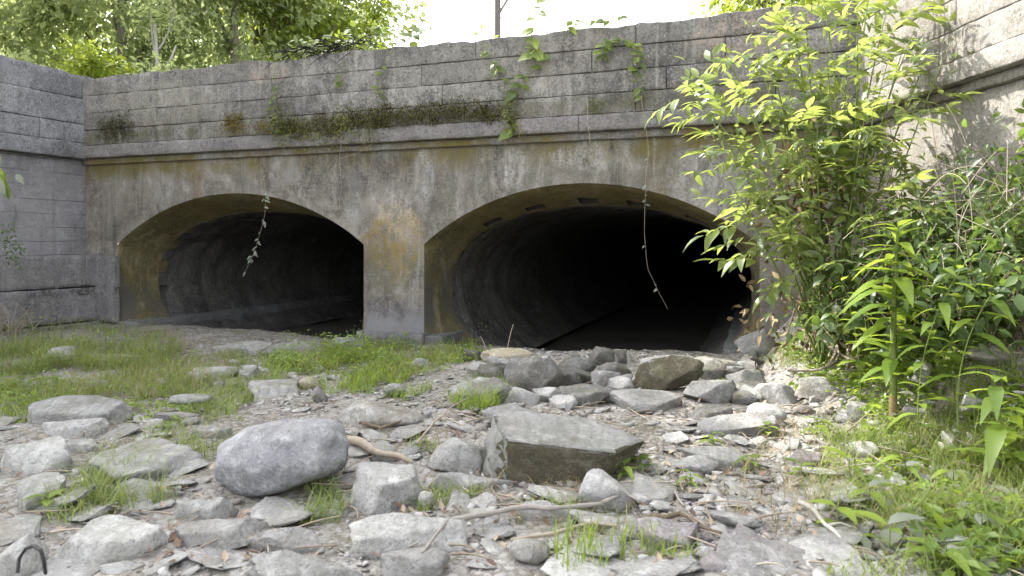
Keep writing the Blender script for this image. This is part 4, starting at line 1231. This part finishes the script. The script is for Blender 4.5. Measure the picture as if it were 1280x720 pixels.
# ------------------------------------------------------------------ creepers on the parapet
rc = random.Random(66)
def creeper(label, path, leaves, lsize, step, thick=.003, mat=None, name='creeper', off=.13, lean=(0, -.6, -.4), cat='creeper', pair=True):
    pts3 = np.array([on_face(px, py, off) for px, py in path])
    o0 = pts3[0]
    # smooth path
    t = np.linspace(0, 1, len(pts3)); tt = np.linspace(0, 1, len(pts3) * 5)
    pts = np.stack([np.interp(tt, t, pts3[:, j]) for j in range(3)], 1)
    pts = pts + np.stack([vn(pts, 7, 3), vn(pts, 7, 4), vn(pts, 7, 5) * .3], 1) * .012 - o0
    r = empty(name, o0); tag(r, label, cat)
    v, f = tube(pts, np.linspace(thick, thick * .5, len(pts)), 4); link('stem', np_mesh('stem', v, f, mat or M_stem, True), r)
    s = np.concatenate([[0], np.cumsum(np.linalg.norm(np.diff(pts, axis=0), axis=1))])
    d = step
    while d < s[-1]:
        q = [np.interp(d, s, pts[:, j]) for j in range(3)]
        a = rc.uniform(-1, 1)
        q = [q[0] + rc.uniform(-.012, .012), q[1] + rc.uniform(-.012, .006), q[2]]
        dr = (rc.choice((-1, 1)) * rc.uniform(.4, 1), lean[1] * rc.uniform(.2, 1), lean[2] + rc.uniform(-.5, .5))
        link('leaf', rc.choice(leaves), r, mw=leaf_matrix(q, dr, (rc.uniform(-.4, .4), -.7, .7), lsize * rc.uniform(.45, 1.3)))
        d += step * rc.choice((.25, .3, .5, 1.2, 2.2))
creeper('creeper with bright leaves standing above the parapet and trailing down its face', [(690, -6), (681, 18), (668, 48), (672, 75), (664, 95), (650, 120), (640, 150), (645, 170)], IVY_LEAVES, .13, .038, thick=.004)
creeper('short leafy shoot drooping on the parapet beside the tall creeper', [(612, 55), (616, 70), (625, 85), (634, 100), (645, 108)], IVY_LEAVES, .10, .05)
creeper('leafy arching creeper on the parapet face above the wide arch', [(752, 78), (760, 58), (778, 52), (795, 60), (803, 72), (800, 95), (806, 125)], IVY_LEAVES, .085, .03)
creeper('thin creeper hanging from the parapet clump near its dark twigs', [(500, 60), (490, 80), (480, 105), (485, 130), (470, 160)], IVY_LEAVES, .06, .06, thick=.0018)
creeper('creeper with small leaves hanging below the dark twig clump', [(355, 80), (352, 110), (350, 140), (362, 168), (358, 185)], IVY_LEAVES, .06, .05, thick=.002)
creeper('creeper spray hanging from the clump end over the shaded parapet', [(440, 75), (436, 95), (432, 115)], IVY_LEAVES, .06, .04, thick=.002)
creeper('tiny sprig on the parapet top above the wide arch', [(712, 45), (716, 36), (722, 30), (728, 38)], IVY_LEAVES, .09, .05)
creeper('tiny tuft of leaves on the parapet crest beside the elder', [(742, 38), (750, 30), (760, 33), (782, 26)], IVY_LEAVES, .07, .035)
creeper('long bare vine dangling in front of the wide arch', [(806, 125), (812, 165), (815, 200), (810, 245), (808, 290), (815, 335), (826, 362), (838, 384)], PALE_LEAVES, .045, .16, thick=.0025, mat=M_twig, name='hanging_vine', off=.2, cat='vine')
creeper('short pale vine hanging in the narrower arch with shrivelled leaves', [(344, 215), (346, 240), (347, 262), (343, 285), (336, 305), (328, 325), (318, 345)], PALE_LEAVES, .06, .06, thick=.002, mat=M_twig, name='hanging_vine', off=.2, cat='vine')
creeper('short bare tendril hanging from the cornice above the wide arch', [(741, 130), (740, 160), (743, 185), (748, 200)], PALE_LEAVES, .03, .2, thick=.003, mat=M_twig, name='hanging_vine', off=.17, cat='vine')
creeper('thin bare tendril curling under the cornice above the pier', [(475, 182), (462, 190), (450, 196), (436, 200)], PALE_LEAVES, .03, .2, thick=.0025, mat=M_twig, name='hanging_vine', off=.15, cat='vine')
creeper('long thin root hanging down the face from the mossy ledge', [(436, 175), (434, 200), (436, 235), (434, 262)], PALE_LEAVES, .02, .3, thick=.0022, mat=M_twig, name='hanging_vine', off=.14, cat='vine')

# leafy clump with dark dead twigs on the parapet top
cc = on_face(440, 62, .02)
r = empty('creeper_clump', cc); tag(r, 'bright leafy creeper clump with black dead twigs overhanging the parapet top', 'creeper')
b = Bag()
for k in range(110):
    u = rc.uniform(-.75, .2); p0 = np.array(UU) * u + np.array([0, 0, rc.uniform(-.02, .06)]) - np.array(VV) * rc.uniform(-.1, .1)
    p1 = p0 + np.array(UU) * rc.uniform(-.35, .35) - np.array(VV) * rc.uniform(.02, .2) + np.array([0, 0, rc.uniform(-.16, .05)])
    v, f = tube(bez(p0, (p0 + p1) / 2 + np.array([0, 0, .06]), p1, 6), np.linspace(.006, .003, 6), 3); b.add(v, f)
link('twig', b.mesh('twig', simple_mat('black_twig', (.012, .011, .012), (.04, .036, .036), 30), True), r)['kind'] = 'stuff'
for k in range(150):
    u = rc.uniform(-.7, .78); q = np.array(UU) * u + np.array([0, 0, rc.uniform(-.02, .2) * (1 - abs(u) * .6) + .02 + u * .05]) - np.array(VV) * rc.uniform(-.15, .13)
    link('leaf', rc.choice(IVY_LEAVES), r, mw=leaf_matrix(q, (rc.uniform(-1, 1), rc.uniform(-1, .3), rc.uniform(-.6, .7)), (rc.uniform(-.3, .3), -.5, .8), rc.uniform(.06, .12)))

# moss cushions on the cornice ledge
mv, mf = leaf_shape(1, .3, 3, .2, .5)
def moss(label, spots, c1, c2, n):
    bag_ = Bag()
    for px, py, rx, ry in spots:
        ry *= 1.25; k = int(n * 1.15 * rx * ry / 300)
        q = RNG.normal(size=(k, 2)) * .5
        base_ = np.array([on_face(px + a_ * rx, py + b_ * ry, .09 + max(0, .075 * (1 - a_ * a_ - b_ * b_))) for a_, b_ in q])
        d = RNG.normal(size=(k, 3)) * .7 - np.array(VV) * .9
        V, Fc = scatter(mv, mf, base_, basis(d, RNG.normal(size=(k, 3)) * .3 + np.array([0, 0, 1])), RNG.uniform(.018, .042, k))
        bag_.add(V, Fc)
    m_ = simple_mat('moss', c1, c2, 12, .95, .2, spec=.1)
    tag(link('moss', bag_.mesh('moss', m_)), label, 'moss', None, 'stuff')
moss('olive moss cushions growing in a band on the parapet above the pier', [(380, 162, 26, 12), (420, 158, 30, 14), (465, 150, 36, 13), (500, 148, 30, 14), (540, 146, 26, 12), (585, 140, 50, 12), (615, 145, 20, 10)], (.028, .028, .006), (.10, .09, .016), 420)
moss('yellow green straggling moss and tiny weeds hanging over the cornice', [(375, 168, 30, 16), (410, 172, 34, 12), (440, 160, 24, 22), (355, 150, 14, 26), (470, 168, 26, 10), (640, 150, 12, 22), (655, 165, 10, 10)], (.10, .11, .02), (.24, .24, .06), 150)
moss('ochre yellow moss patch on the parapet', [(308, 158, 20, 12), (340, 162, 14, 8), (300, 153, 10, 8)], (.10, .07, .006), (.20, .14, .012), 420)
moss('dark olive moss patch on the parapet near the grey wing wall', [(146, 162, 17, 14), (168, 160, 8, 15), (160, 158, 14, 12)], (.03, .029, .008), (.085, .075, .022), 380)
moss('thin moss beard on the parapet under the drooping creepers', [(750, 135, 14, 9), (645, 140, 8, 20), (365, 150, 12, 18)], (.06, .07, .02), (.14, .15, .05), 260)

# ------------------------------------------------------------------ grass
def blade_set(n, pos, h, wid, bend, r=RNG):
    """n curved blades, 3 segments each"""
    a = r.uniform(0, 2 * math.pi, n); b_ = bend * r.uniform(.3, 1.3, n)
    t = np.array([0, .4, .75, 1.0])
    dirv = np.stack([np.cos(a), np.sin(a), 0 * a], 1); sd = np.stack([-np.sin(a), np.cos(a), 0 * a], 1)
    wv = np.array([1, .9, .55, .06])
    V = np.zeros((n, 8, 3))
    for k in range(4):
        c = pos + dirv * (b_ * h * t[k] ** 1.8)[:, None] + np.array([0, 0, 1]) * (h * (t[k] - .28 * b_ * t[k] ** 2.2))[:, None]
        V[:, 2 * k] = c + sd * (wid * wv[k] / 2)[:, None]; V[:, 2 * k + 1] = c - sd * (wid * wv[k] / 2)[:, None]
    f = np.array([[0, 1, 3, 2], [2, 3, 5, 4], [4, 5, 7, 6]])
    return V.reshape(-1, 3), (f[None] + (np.arange(n) * 8)[:, None, None]).reshape(-1, 4)
def grass(label, patches, mat, bend=.55, wid=.004, name='grass'):
    bag_ = Bag()
    for px, py, rx, ry, n, h0, h1 in patches:
        th = RNG.uniform(0, 2 * math.pi, n); rr2 = np.sqrt(RNG.random(n))
        X, Yp = px + rx * rr2 * np.cos(th), py + ry * rr2 * np.sin(th)
        ok = Yp > 395; X, Yp = X[ok], Yp[ok]
        gx, gy = ground_many(X, Yp)
        pos = np.stack([gx, gy, gz(gx, gy) - .005], 1)
        keep = vn(pos, 3.2, 77) + .5 * vn(pos, 9, 78) > -.25
        pos = pos[keep]; k = len(pos)
        # no blade inside a wall
        loc = pos - np.array(A); vv = loc @ np.array(VV)
        pos = pos[vv < -.05]; k = len(pos)
        h = RNG.uniform(h0, h1, k)
        V, Fc = blade_set(k, pos, h, np.full(k, wid) * RNG.uniform(.7, 1.5, k), bend)
        bag_.add(V, Fc)
    tag(link(name, bag_.mesh(name, mat, True)), label, 'grass', None, 'stuff')
grass('green grass patch below the ledge of the grey wing wall', [(60, 440, 170, 32, 4200, .05, .22), (110, 470, 160, 35, 3600, .04, .18), (30, 490, 90, 40, 1500, .04, .16), (230, 480, 110, 40, 1500, .04, .13), (300, 500, 90, 30, 1500, .04, .12), (330, 450, 60, 18, 900, .05, .14)], G_grass, bend=1.2, wid=.0042)
grass('bright grass patch in front of the pier', [(500, 448, 110, 24, 1900, .05, .18), (410, 462, 80, 26, 1900, .05, .18), (470, 485, 70, 18, 1600, .05, .14), (600, 500, 40, 18, 700, .05, .16)], G_weed, bend=1.1, wid=.0045)
grass('loose grass tufts between the slabs and the boulder', [(170, 610, 70, 32, 900, .05, .2), (100, 640, 60, 20, 260, .05, .16), (390, 590, 12, 12, 120, .04, .1), (400, 640, 30, 30, 420, .04, .13), (575, 635, 55, 18, 700, .03, .1), (620, 640, 40, 12, 420, .03, .1), (370, 510, 60, 18, 700, .04, .12), (240, 560, 60, 30, 500, .04, .14), (610, 500, 22, 14, 350, .08, .22), (530, 560, 20, 8, 100, .03, .08)], G_grass, bend=1.1, wid=.003)
grass('fresh grass tufts in the middle at the bottom of the frame', [(760, 690, 60, 26, 90, .05, .16), (720, 705, 40, 20, 80, .05, .16), (850, 690, 50, 20, 160, .04, .1), (690, 650, 50, 14, 220, .03, .1)], G_weed, wid=.0045)
grass('mixed grass and weeds around the tall stem', [(1180, 560, 140, 40, 1500, .04, .2), (1120, 610, 120, 50, 900, .04, .17), (1220, 660, 120, 70, 1300, .05, .22), (1110, 700, 100, 40, 350, .04, .14), (1080, 540, 80, 25, 350, .04, .14), (1000, 450, 60, 12, 500, .04, .14), (1180, 480, 110, 26, 700, .05, .18)], G_grass, bend=1.1, wid=.0035)
grass('dry straw blades strewn among the stones', [(300, 520, 300, 90, 900, .05, .16), (120, 460, 180, 50, 2600, .06, .22), (480, 455, 110, 24, 700, .06, .2), (800, 590, 250, 90, 800, .04, .12), (1100, 600, 180, 110, 900, .05, .2), (700, 650, 120, 40, 300, .04, .12), (700, 596, 60, 8, 300, .05, .12)], G_dry, bend=1.5, wid=.003, name='dry_grass')

# leafy ground cover: small-leaved weeds
def cover(label, patches, mat, s0, s1):
    bag_ = Bag()
    for px, py, rx, ry, n, hh in patches:
        th = RNG.uniform(0, 2 * math.pi, n); rr2 = np.sqrt(RNG.random(n))
        gx, gy = ground_many(px + rx * rr2 * np.cos(th), np.maximum(py + ry * rr2 * np.sin(th), 400))
        p0 = np.stack([gx, gy, gz(gx, gy)], 1)
        hgt = hh * np.clip(.5 + vn(p0, 4, 81), 0.05, 1.3)
        p0[:, 2] += hgt * RNG.random(n)
        keep = vn(p0 * np.array([1, 1, 0]), 4, 82) > -.2
        vv = (p0 - np.array(A)) @ np.array(VV)
        p0 = p0[keep & (vv < -.08)]; k = len(p0)
        d = RNG.normal(size=(k, 3)); d[:, 2] = RNG.uniform(-.3, .6, k)
        V, Fc = scatter(LF4[0], LF4[1], p0, basis(d, RNG.normal(size=(k, 3)) * .35 + np.array([0, -.1, 1])), RNG.uniform(s0, s1, k))
        bag_.add(V, Fc)
    tag(link('ground_cover', bag_.mesh('ground_cover', mat, True)), label, 'ground cover', None, 'stuff')
cover('small leaved bright weeds growing in the grass before the pier', [(120, 470, 160, 40, 900, .12), (500, 445, 100, 22, 2600, .2), (410, 458, 70, 20, 1300, .18), (60, 430, 120, 20, 1600, .2), (30, 500, 60, 30, 900, .12), (180, 520, 60, 25, 500, .08), (560, 440, 60, 12, 500, .2)], G_weed, .02, .05)
cover('creeping leafy weeds covering the bank below the brambles', [(1180, 500, 130, 50, 1600, .1), (1200, 600, 110, 70, 900, .09), (1230, 680, 90, 60, 500, .09), (1050, 470, 70, 25, 600, .1), (1010, 430, 40, 25, 500, .2), (1180, 440, 120, 40, 1600, .2), (1110, 580, 100, 40, 500, .06)], G_weed, .03, .075)
cover('pale grey green broad leaves lying low over the near bank', [(1180, 600, 120, 60, 110, .06), (1220, 680, 80, 50, 60, .07), (1110, 660, 80, 50, 70, .05), (1200, 520, 90, 30, 90, .08)], G_pale, .04, .10)

# dead leaves
n = 620
px = np.concatenate([RNG.uniform(0, 1280, 250), RNG.uniform(760, 1280, 250), RNG.uniform(100, 330, 60), RNG.uniform(480, 720, 60)])
py = np.concatenate([RNG.uniform(480, 719, 250), RNG.uniform(480, 719, 250), RNG.uniform(610, 719, 60), RNG.uniform(600, 719, 60)])
gx, gy = ground_many(px, py)
pos = np.stack([gx, gy, gz(gx, gy) + .012], 1)
dl = leaf_shape(1, .6, 4, .5, -.3, .45)
V, Fc = scatter(dl[0], dl[1], pos, rand_rot(n, .5), RNG.uniform(.015, .045, n))
tag(link('dead_leaves', np_mesh('dead_leaves', V, Fc, simple_mat('dead_leaf', (.12, .075, .05), (.36, .29, .21), 14, .8, .3), True)), 'brown and tan dead leaves lying on the stream bed', 'leaf litter', None, 'stuff')

# ------------------------------------------------------------------ sticks and cord
def stick(label, path, rad, mat, name='stick', lift=.015, forks=(), cat='stick'):
    pts = []
    for px, py in path:
        x, y = ground_at(px, min(py, 722)); pts.append((x, y, gz1(x, y) + lift + rad))
    pts = np.array(pts); o0 = pts[0].copy()
    t = np.linspace(0, 1, len(pts)); tt = np.linspace(0, 1, len(pts) * 10)
    q = np.stack([np.interp(tt, t, pts[:, j]) for j in range(3)], 1)
    q += np.stack([vn(q, 9, 1), vn(q, 9, 2), vn(q, 9, 3)], 1) * rad * 1.3
    rr3 = np.linspace(rad, rad * .5, len(q)) * (1 + .28 * vn(q, 22, 4) + .15 * vn(q, 60, 5))
    v, f = tube(q - o0, rr3, 8)
    n = len(v); v = np.concatenate([v, [q[0] - o0, q[-1] - o0]])
    cap = np.array([[n, (i + 1) % 8, i] for i in range(8)] + [[n + 1, n - 8 + i, n - 8 + (i + 1) % 8] for i in range(8)])
    o = link(name, np_mesh(name, v, [f, cap], mat, True), None, o0); tag(o, label, cat)
    for path2 in forks:
        p2 = []
        for px, py in path2:
            x, y = ground_at(px, min(py, 722)); p2.append((x, y, gz1(x, y) + lift + rad * 1.2))
        v, f = tube(np.array(p2) - o0, np.linspace(rad * .6, rad * .3, len(p2)), 6); link('side_branch', np_mesh('side_branch', v, f, mat, True), o)
stick('smooth tan stick lying between the boulder and the pale rock', [(432, 562), (452, 570), (475, 578), (500, 586), (512, 588)], .022, M_twig, lift=.02)
stick('long bare grey branch crossing the slabs at the bottom', [(468, 690), (510, 682), (560, 674), (610, 665), (660, 660), (720, 655), (752, 652)], .014, simple_mat('grey_branch', (.15, .135, .12), (.30, .275, .25), 30, .9, .6), name='branch', lift=.05, forks=[[(560, 674), (545, 695), (528, 720)], [(752, 652), (780, 640), (800, 650)]], cat='branch')
stick('pale forked dry twig in the gravel beside the weeds', [(1000, 640), (1018, 652), (1035, 668), (1052, 686)], .010, simple_mat('pale_twig', (.30, .28, .25), (.44, .42, .38), 30, .9, .5), name='twig', forks=[[(1035, 668), (1050, 664), (1072, 672)]], cat='twig')
stick('rotten dark wood piece in the gravel', [(800, 664), (818, 652), (836, 656), (852, 650), (872, 668), (900, 676)], .013, M_brown, name='rotten_wood', cat='wood')
stick('thin straight twig leaning across the stones by the pyramid stone', [(640, 690), (690, 682), (740, 668), (770, 672)], .008, M_twig, name='twig', lift=.03, cat='twig')
stick('thin straw coloured stalk beside the tall weed', [(1055, 555), (1075, 540), (1095, 520)], .005, M_twig, name='twig', lift=.05, cat='twig')
stick('thin dry twig arched over the silt behind the pale rock', [(520, 570), (540, 545), (565, 520), (590, 508)], .006, M_twig, name='twig', lift=.05, cat='twig')
stick('dark slender twig between tan stick and mottled rock', [(448, 535), (478, 540), (505, 532), (530, 525)], .010, M_brown, name='twig', lift=.02, cat='twig')
# two dry stalks standing by the sunlit stone
for lab, a_, b_ in (('tall dry stalk standing by the yellowish stone', (632, 446), (642, 405)), ('shorter dry stalk bending before the wide arch', (612, 450), (600, 420))):
    x, y = ground_at(*a_); top = P(b_[0], b_[1], y) - Vector((x, y, gz1(x, y)))
    v, f = tube(bez((0, 0, -.01), tuple(top * .6 + Vector((0, 0, .05))), tuple(top), 6), np.linspace(.005, .0025, 6), 5)
    tag(link('dry_stalk', np_mesh('dry_stalk', v, f, M_twig, True), None, (x, y, gz1(x, y))), lab, 'stalk')
# black wire loop
xy = [(22, 718), (24, 700), (32, 688), (42, 684), (51, 690), (55, 704), (57, 719)]
x0, y0 = ground_at(40, 716)
y0 = 1.78
pts = np.array([np.array(P(px, py - 2, y0 + .02 * math.sin(i))) for i, (px, py) in enumerate(xy)])
tt = np.linspace(0, 1, 28); t = np.linspace(0, 1, len(pts))
q = np.stack([np.interp(tt, t, pts[:, j]) for j in range(3)], 1)
v, f = tube(q - q[0], .0045, 6)
tag(link('cord', np_mesh('cord', v, f, simple_mat('black_rubber', (.015, .015, .015), (.03, .03, .03), 20, .5, .1), True), None, tuple(q[0])), 'black wire loop sticking up between pale rocks', 'cord')
# twig litter
b = Bag()
for k in range(240):
    zone = rc.choice(((780, 1260, 520, 715), (0, 640, 500, 715), (560, 1000, 470, 640)))
    x, y = ground_at(rc.uniform(zone[0], zone[1]), rc.uniform(zone[2], zone[3])); z = gz1(x, y) + .015
    a_ = rc.uniform(0, 6.28); l_ = rc.uniform(.05, .2)
    p1 = (x + math.cos(a_) * l_, y + math.sin(a_) * l_, z + rc.uniform(0, .04))
    v, f = tube(bez((x, y, z), (x + math.cos(a_ + .3) * l_ * .5, y + math.sin(a_ + .3) * l_ * .5, z + .02), p1, 5), np.linspace(.004, .002, 5), 4); b.add(v, f)
tag(link('twig_litter', b.mesh('twig_litter', M_twig, True)), 'fine dry twigs strewn over the stream bed', 'twigs', None, 'stuff')

# plants at the frame edge by the grey wing wall
x, y, z = P(-6, 220, 6.2)
def wing_sprig(label, px, py, Y, n, s, mats, spread, name='sprig'):
    o = np.array(P(px, py, Y)); r = empty(name, o); tag(r, label, 'plant')
    st = bez((-.25, .05, .25), (-.1, 0, .2), (.05, -.02, -.1), 8)
    v, f = tube(st, np.linspace(.006, .002, 8), 4); link('stem', np_mesh('stem', v, f, M_stem, True), r)
    for k in range(n):
        q = st[rc.randrange(2, 8)] + np.array([rc.gauss(0, spread), rc.gauss(0, spread * .5), rc.gauss(0, spread)])
        link('leaf', rc.choice(mats), r, mw=leaf_matrix(q, (rc.uniform(-.3, .9), -.3, -1), (0, -.8, .5), s * rc.uniform(.7, 1.2)))
wing_sprig('pale drooping leaves hanging into the frame before the grey wing wall', 2, 222, 6.0, 14, .16, PALE_LEAVES + WEED_LEAVES[:1], .07)
wing_sprig('small dark leafy plant on the ledge of the grey wing wall', 3, 300, 7.2, 26, .09, DARK_LEAVES[:2], .09, name='ledge_plant')
b = Bag()
o0 = np.array(P(8, 400, 6.9))
for k in range(36):
    p0 = np.array([rc.gauss(0, .12), rc.gauss(0, .1), -.15]); p1 = p0 + np.array([rc.uniform(-.25, .3), rc.uniform(-.15, .15), rc.uniform(.1, .35)])
    v, f = tube(bez(p0, (p0 + p1) / 2 + np.array([.05, 0, .08]), p1, 6), np.linspace(.005, .002, 6), 3); b.add(v, f)
tag(link('dead_bush', b.mesh('dead_bush', M_twig, True), None, o0), 'tangle of dry grey twigs at the foot of the grey wing wall', 'dead bush')

# ------------------------------------------------------------------ trees
def tree(name, label, x, y, base, htop, rad, z0, nleaf, leafmat, lsize, seed, trunk_r=.12, bark=None, group=None, cat='tree', limbs=9, clump=.45, flat=1.0, dens_bias=0.0, lean=(0, 0)):
    r = np.random.default_rng(seed)
    root = empty(name, (x, y, base)); tag(root, label, cat, group)
    b = Bag(); tips = []
    H = htop - base
    tr = bez((0, 0, -.2), (lean[0] * .3 + r.normal() * .15, lean[1] * .3, H * .45), (lean[0] + r.normal() * .3, lean[1], H * .82), 10)
    v, f = tube(tr, np.linspace(trunk_r, trunk_r * .3, 10), 8); b.add(v, f)
    c = np.array([lean[0], lean[1], (z0 - base + H) / 2]); hz_ = (H - (z0 - base)) / 2
    for k in range(limbs):
        t = r.uniform(.25, .95); p0 = np.array([np.interp(t, np.linspace(0, 1, 10), tr[:, j]) for j in range(3)])
        a = k * 2.4 + r.uniform(-.4, .4); el = r.uniform(-.6, 1.0)
        p2 = c + np.array([math.cos(a) * rad * r.uniform(.5, .95), math.sin(a) * rad * r.uniform(.5, .95), hz_ * el * .8])
        pts = bez(p0, (p0 + p2) / 2 + np.array([0, 0, r.uniform(-.1, .4)]), p2, 7)
        v, f = tube(pts, np.linspace(trunk_r * .4, trunk_r * .1, 7), 5); b.add(v, f)
        for q in pts[2:]:
            tips.append(q)
        for w in range(3):
            p3 = pts[r.integers(2, 6)] + r.normal(size=3) * rad * .28
            q0 = pts[3]; v, f = tube(bez(q0, (q0 + p3) / 2 + np.array([0, 0, .1]), p3, 5), np.linspace(trunk_r * .12, trunk_r * .05, 5), 4); b.add(v, f); tips.append(p3); tips.append((q0 + p3) / 2)
    link('trunk', b.mesh('trunk', bark or M_bark, True), root)
    # leaf clumps: around limb points and on the crown's irregular shell
    nc = len(tips) + 40
    sh = r.normal(size=(40, 3)); sh /= np.linalg.norm(sh, axis=1, keepdims=True)
    shell = c + sh * np.array([rad, rad, hz_]) * r.uniform(.55, 1.0, (40, 1))
    cl = np.concatenate([np.array(tips), shell]); cs = clump * r.uniform(.45, 1.25, len(cl))
    idx = r.integers(0, len(cl), nleaf)
    pos = cl[idx] + r.normal(size=(nleaf, 3)) * cs[idx][:, None] * np.array([.6, .6, .42])
    d = (pos - c) / rad + r.normal(size=(nleaf, 3)) * .8 + np.array([0, 0, -.3])
    up = r.normal(size=(nleaf, 3)) * .5 + np.array([0, 0, 1])
    V, Fc = scatter(LF4[0], LF4[1], pos, basis(d, up), lsize * r.uniform(.6, 1.3, nleaf))
    link('crown', np_mesh('crown', V, Fc, leafmat, True), root)
    return root
TG = 'trees beyond the bridge'
E = 2.4
tree('tree', 'dull green broad tree rising behind the grey wing wall at the frame edge', -10.5, 13.5, E, 9.5, 2.6, 3.0, 15000, G_tree, .17, 1, .18, group=TG)
tree('tree', 'grey green tree behind the parapet corner', -7.6, 13.8, E, 9.8, 2.3, 3.2, 13000, G_tree, .15, 2, .15, group=TG)
tree('tree', 'shadowy tree with drooping leaves behind the pale sapling', -5.6, 15.5, E, 10.5, 2.4, 3.5, 13000, G_tree, .17, 3, .15, group=TG)
tree('tree', 'willow green tree at the edge of the dull trees', -5.3, 13.6, E, 8.6, 1.6, 3.6, 8000, G_tree, .14, 4, .11, group=TG)
tree('tree', 'bright yellow green tree next to the open sky', -4.5, 15.0, E, 8.2, 1.3, 4.2, 3800, G_bright, .15, 5, .10, group=TG)
tree('tree', 'thin airy yellow green tree against the white sky', -3.7, 16.5, E, 8.0, 1.1, 4.6, 1900, G_bright, .15, 6, .07, group=TG, clump=.38)
tree('tree', 'far dark tree filling the gap between the dull trees', -12, 20, E, 12, 3.6, 3.5, 14000, G_tree, .24, 7, .2, group=TG)
tree('tree', 'distant tree glimpsed behind the willow green tree', -7, 22, E, 11.5, 3.2, 4.0, 11000, G_tree, .24, 8, .2, group=TG)
tree('bush', 'yellow green sunlit bush behind the parapet corner', -6.5, 10.8, E, 4.05, .5, 2.9, 1500, G_bright, .11, 9, .03, cat='bush', clump=.22, limbs=6)
tree('bush', 'soft green bush peeping over the parapet near the corner', -5.0, 10.6, E, 3.75, .8, 2.6, 2600, G_tree, .11, 10, .03, cat='bush', clump=.28, limbs=6)
tree('bush', 'low green shrub above the coping of the grey wing wall', -7.6, 10.4, E, 3.7, .8, 2.6, 2600, G_tree, .11, 16, .03, cat='bush', clump=.28, limbs=6)
tree('bush', 'small yellow bush with a brownish top above the parapet', -.72, 12.0, E, 4.75, .38, 3.6, 520, G_bright, .10, 11, .03, cat='bush', clump=.2, limbs=6)
tree('bush', 'bright hedge like bush beside the small yellow bush', -2.4, 11.5, E, 4.3, .6, 2.9, 1500, G_bright, .10, 12, .03, cat='bush', clump=.26, limbs=6)
tree('tree', 'glowing yellow green tree top above the elder', 4.6, 11.5, E, 6.2, 1.5, 3.9, 5200, G_bright, .14, 13, .1, group=TG, clump=.4)
tree('tree', 'sunny tree behind the sunlit wing wall', 7.2, 10.5, E, 6.5, 1.8, 3.6, 5200, G_bright, .14, 14, .1, group=TG)
# pale sapling with a forked bare trunk
sx, sy = P(198, 85, 11.2)[:2]
r = empty('sapling', (sx, sy, E)); tag(r, 'pale forked sapling trunk standing before the dull trees', 'sapling')
b = Bag()
for a_, m__, c_, rad_ in (((0, 0, 0), (.03, 0, 1.0), (-.06, 0, 2.1), .05), ((0, 0, 1.15), (.1, 0, 1.3), (.28, 0, 1.75), .028), ((-.02, 0, 1.55), (-.1, 0, 1.75), (-.12, 0, 2.3), .025), ((0, 0, 1.7), (.15, .05, 1.9), (.2, .1, 2.4), .02), ((.1, 0, 1.3), (.2, -.05, 1.5), (.3, -.1, 1.55), .012)):
    v, f = tube(bez(a_, m__, c_, 8), np.linspace(rad_, rad_ * .5, 8), 6); b.add(v, f)
link('trunk', b.mesh('trunk', M_palebark, True), r)
k = 500
pos = np.array([.05, 0, 2.2]) + RNG.normal(size=(k, 3)) * np.array([.3, .3, .25])
V, Fc = scatter(LF4[0], LF4[1], pos, basis(RNG.normal(size=(k, 3)), RNG.normal(size=(k, 3)) * .5 + np.array([0, 0, 1])), RNG.uniform(.06, .12, k))
link('crown', np_mesh('crown', V, Fc, G_tree, True), r)
# pole with a forked arm
px_, py_ = P(622, 50, 16)[:2]
r = empty('pole', (px_, py_, E)); tag(r, 'slim weathered grey pole with a forked arm standing beyond the parapet', 'pole')
v, f = tube([(0, 0, -.2), (0, 0, 3.0), (0, 0, 6)], [.08, .076, .072], 12); link('shaft', np_mesh('shaft', v, f, simple_mat('grey_wood', (.11, .10, .095), (.19, .175, .165), 14, .9, .5, (1, 1, .1)), True), r)
v, f = tube(bez((.05, -.05, 3.85), (.14, -.05, 4.0), (.45, -.05, 4.5), 6), [.028] * 6, 6); link('arm', np_mesh('arm', v, f, M_bark, True), r)
v, f = tube([(.08, 0, 3.75), (.42, .1, 3.1)], [.012, .012], 5); link('stay', np_mesh('stay', v, f, M_twig, True), r)
# overhanging canopy on the near side (its crown is above the frame and shades the stream bed)
tree('tree', 'tall hazy tree far behind the shadowy tree', -9.5, 24, E, 13.5, 4.0, 5.0, 12000, G_tree, .26, 17, .2, group=TG)
tree('tree', 'hazy far tree behind the dull broad tree', -16, 22, E, 13.5, 4.0, 4.0, 12000, G_tree, .26, 18, .2, group=TG)
tree('tree', 'slim pale green tree behind the shady middle tree', -6.6, 18.5, E, 10.5, 2.2, 4.0, 8000, G_tree, .2, 19, .12, group=TG)
tree('tree', 'large tree on the near bank whose crown shades the stream bed', -10.2, 5.4, 2.4, 11.6, 3.5, 7.0, 24000, G_tree, .26, 15, .3, limbs=16, clump=.85, lean=(1.0, .9))
tree('tree', 'second large tree added out of view to shade the rubble heap', -9.8, 10.4, 2.4, 11.3, 2.3, 7.6, 13000, G_tree, .26, 25, .22, limbs=12, clump=.7, lean=(.6, 0))  # added above the frame so its crown shades the rubble heap
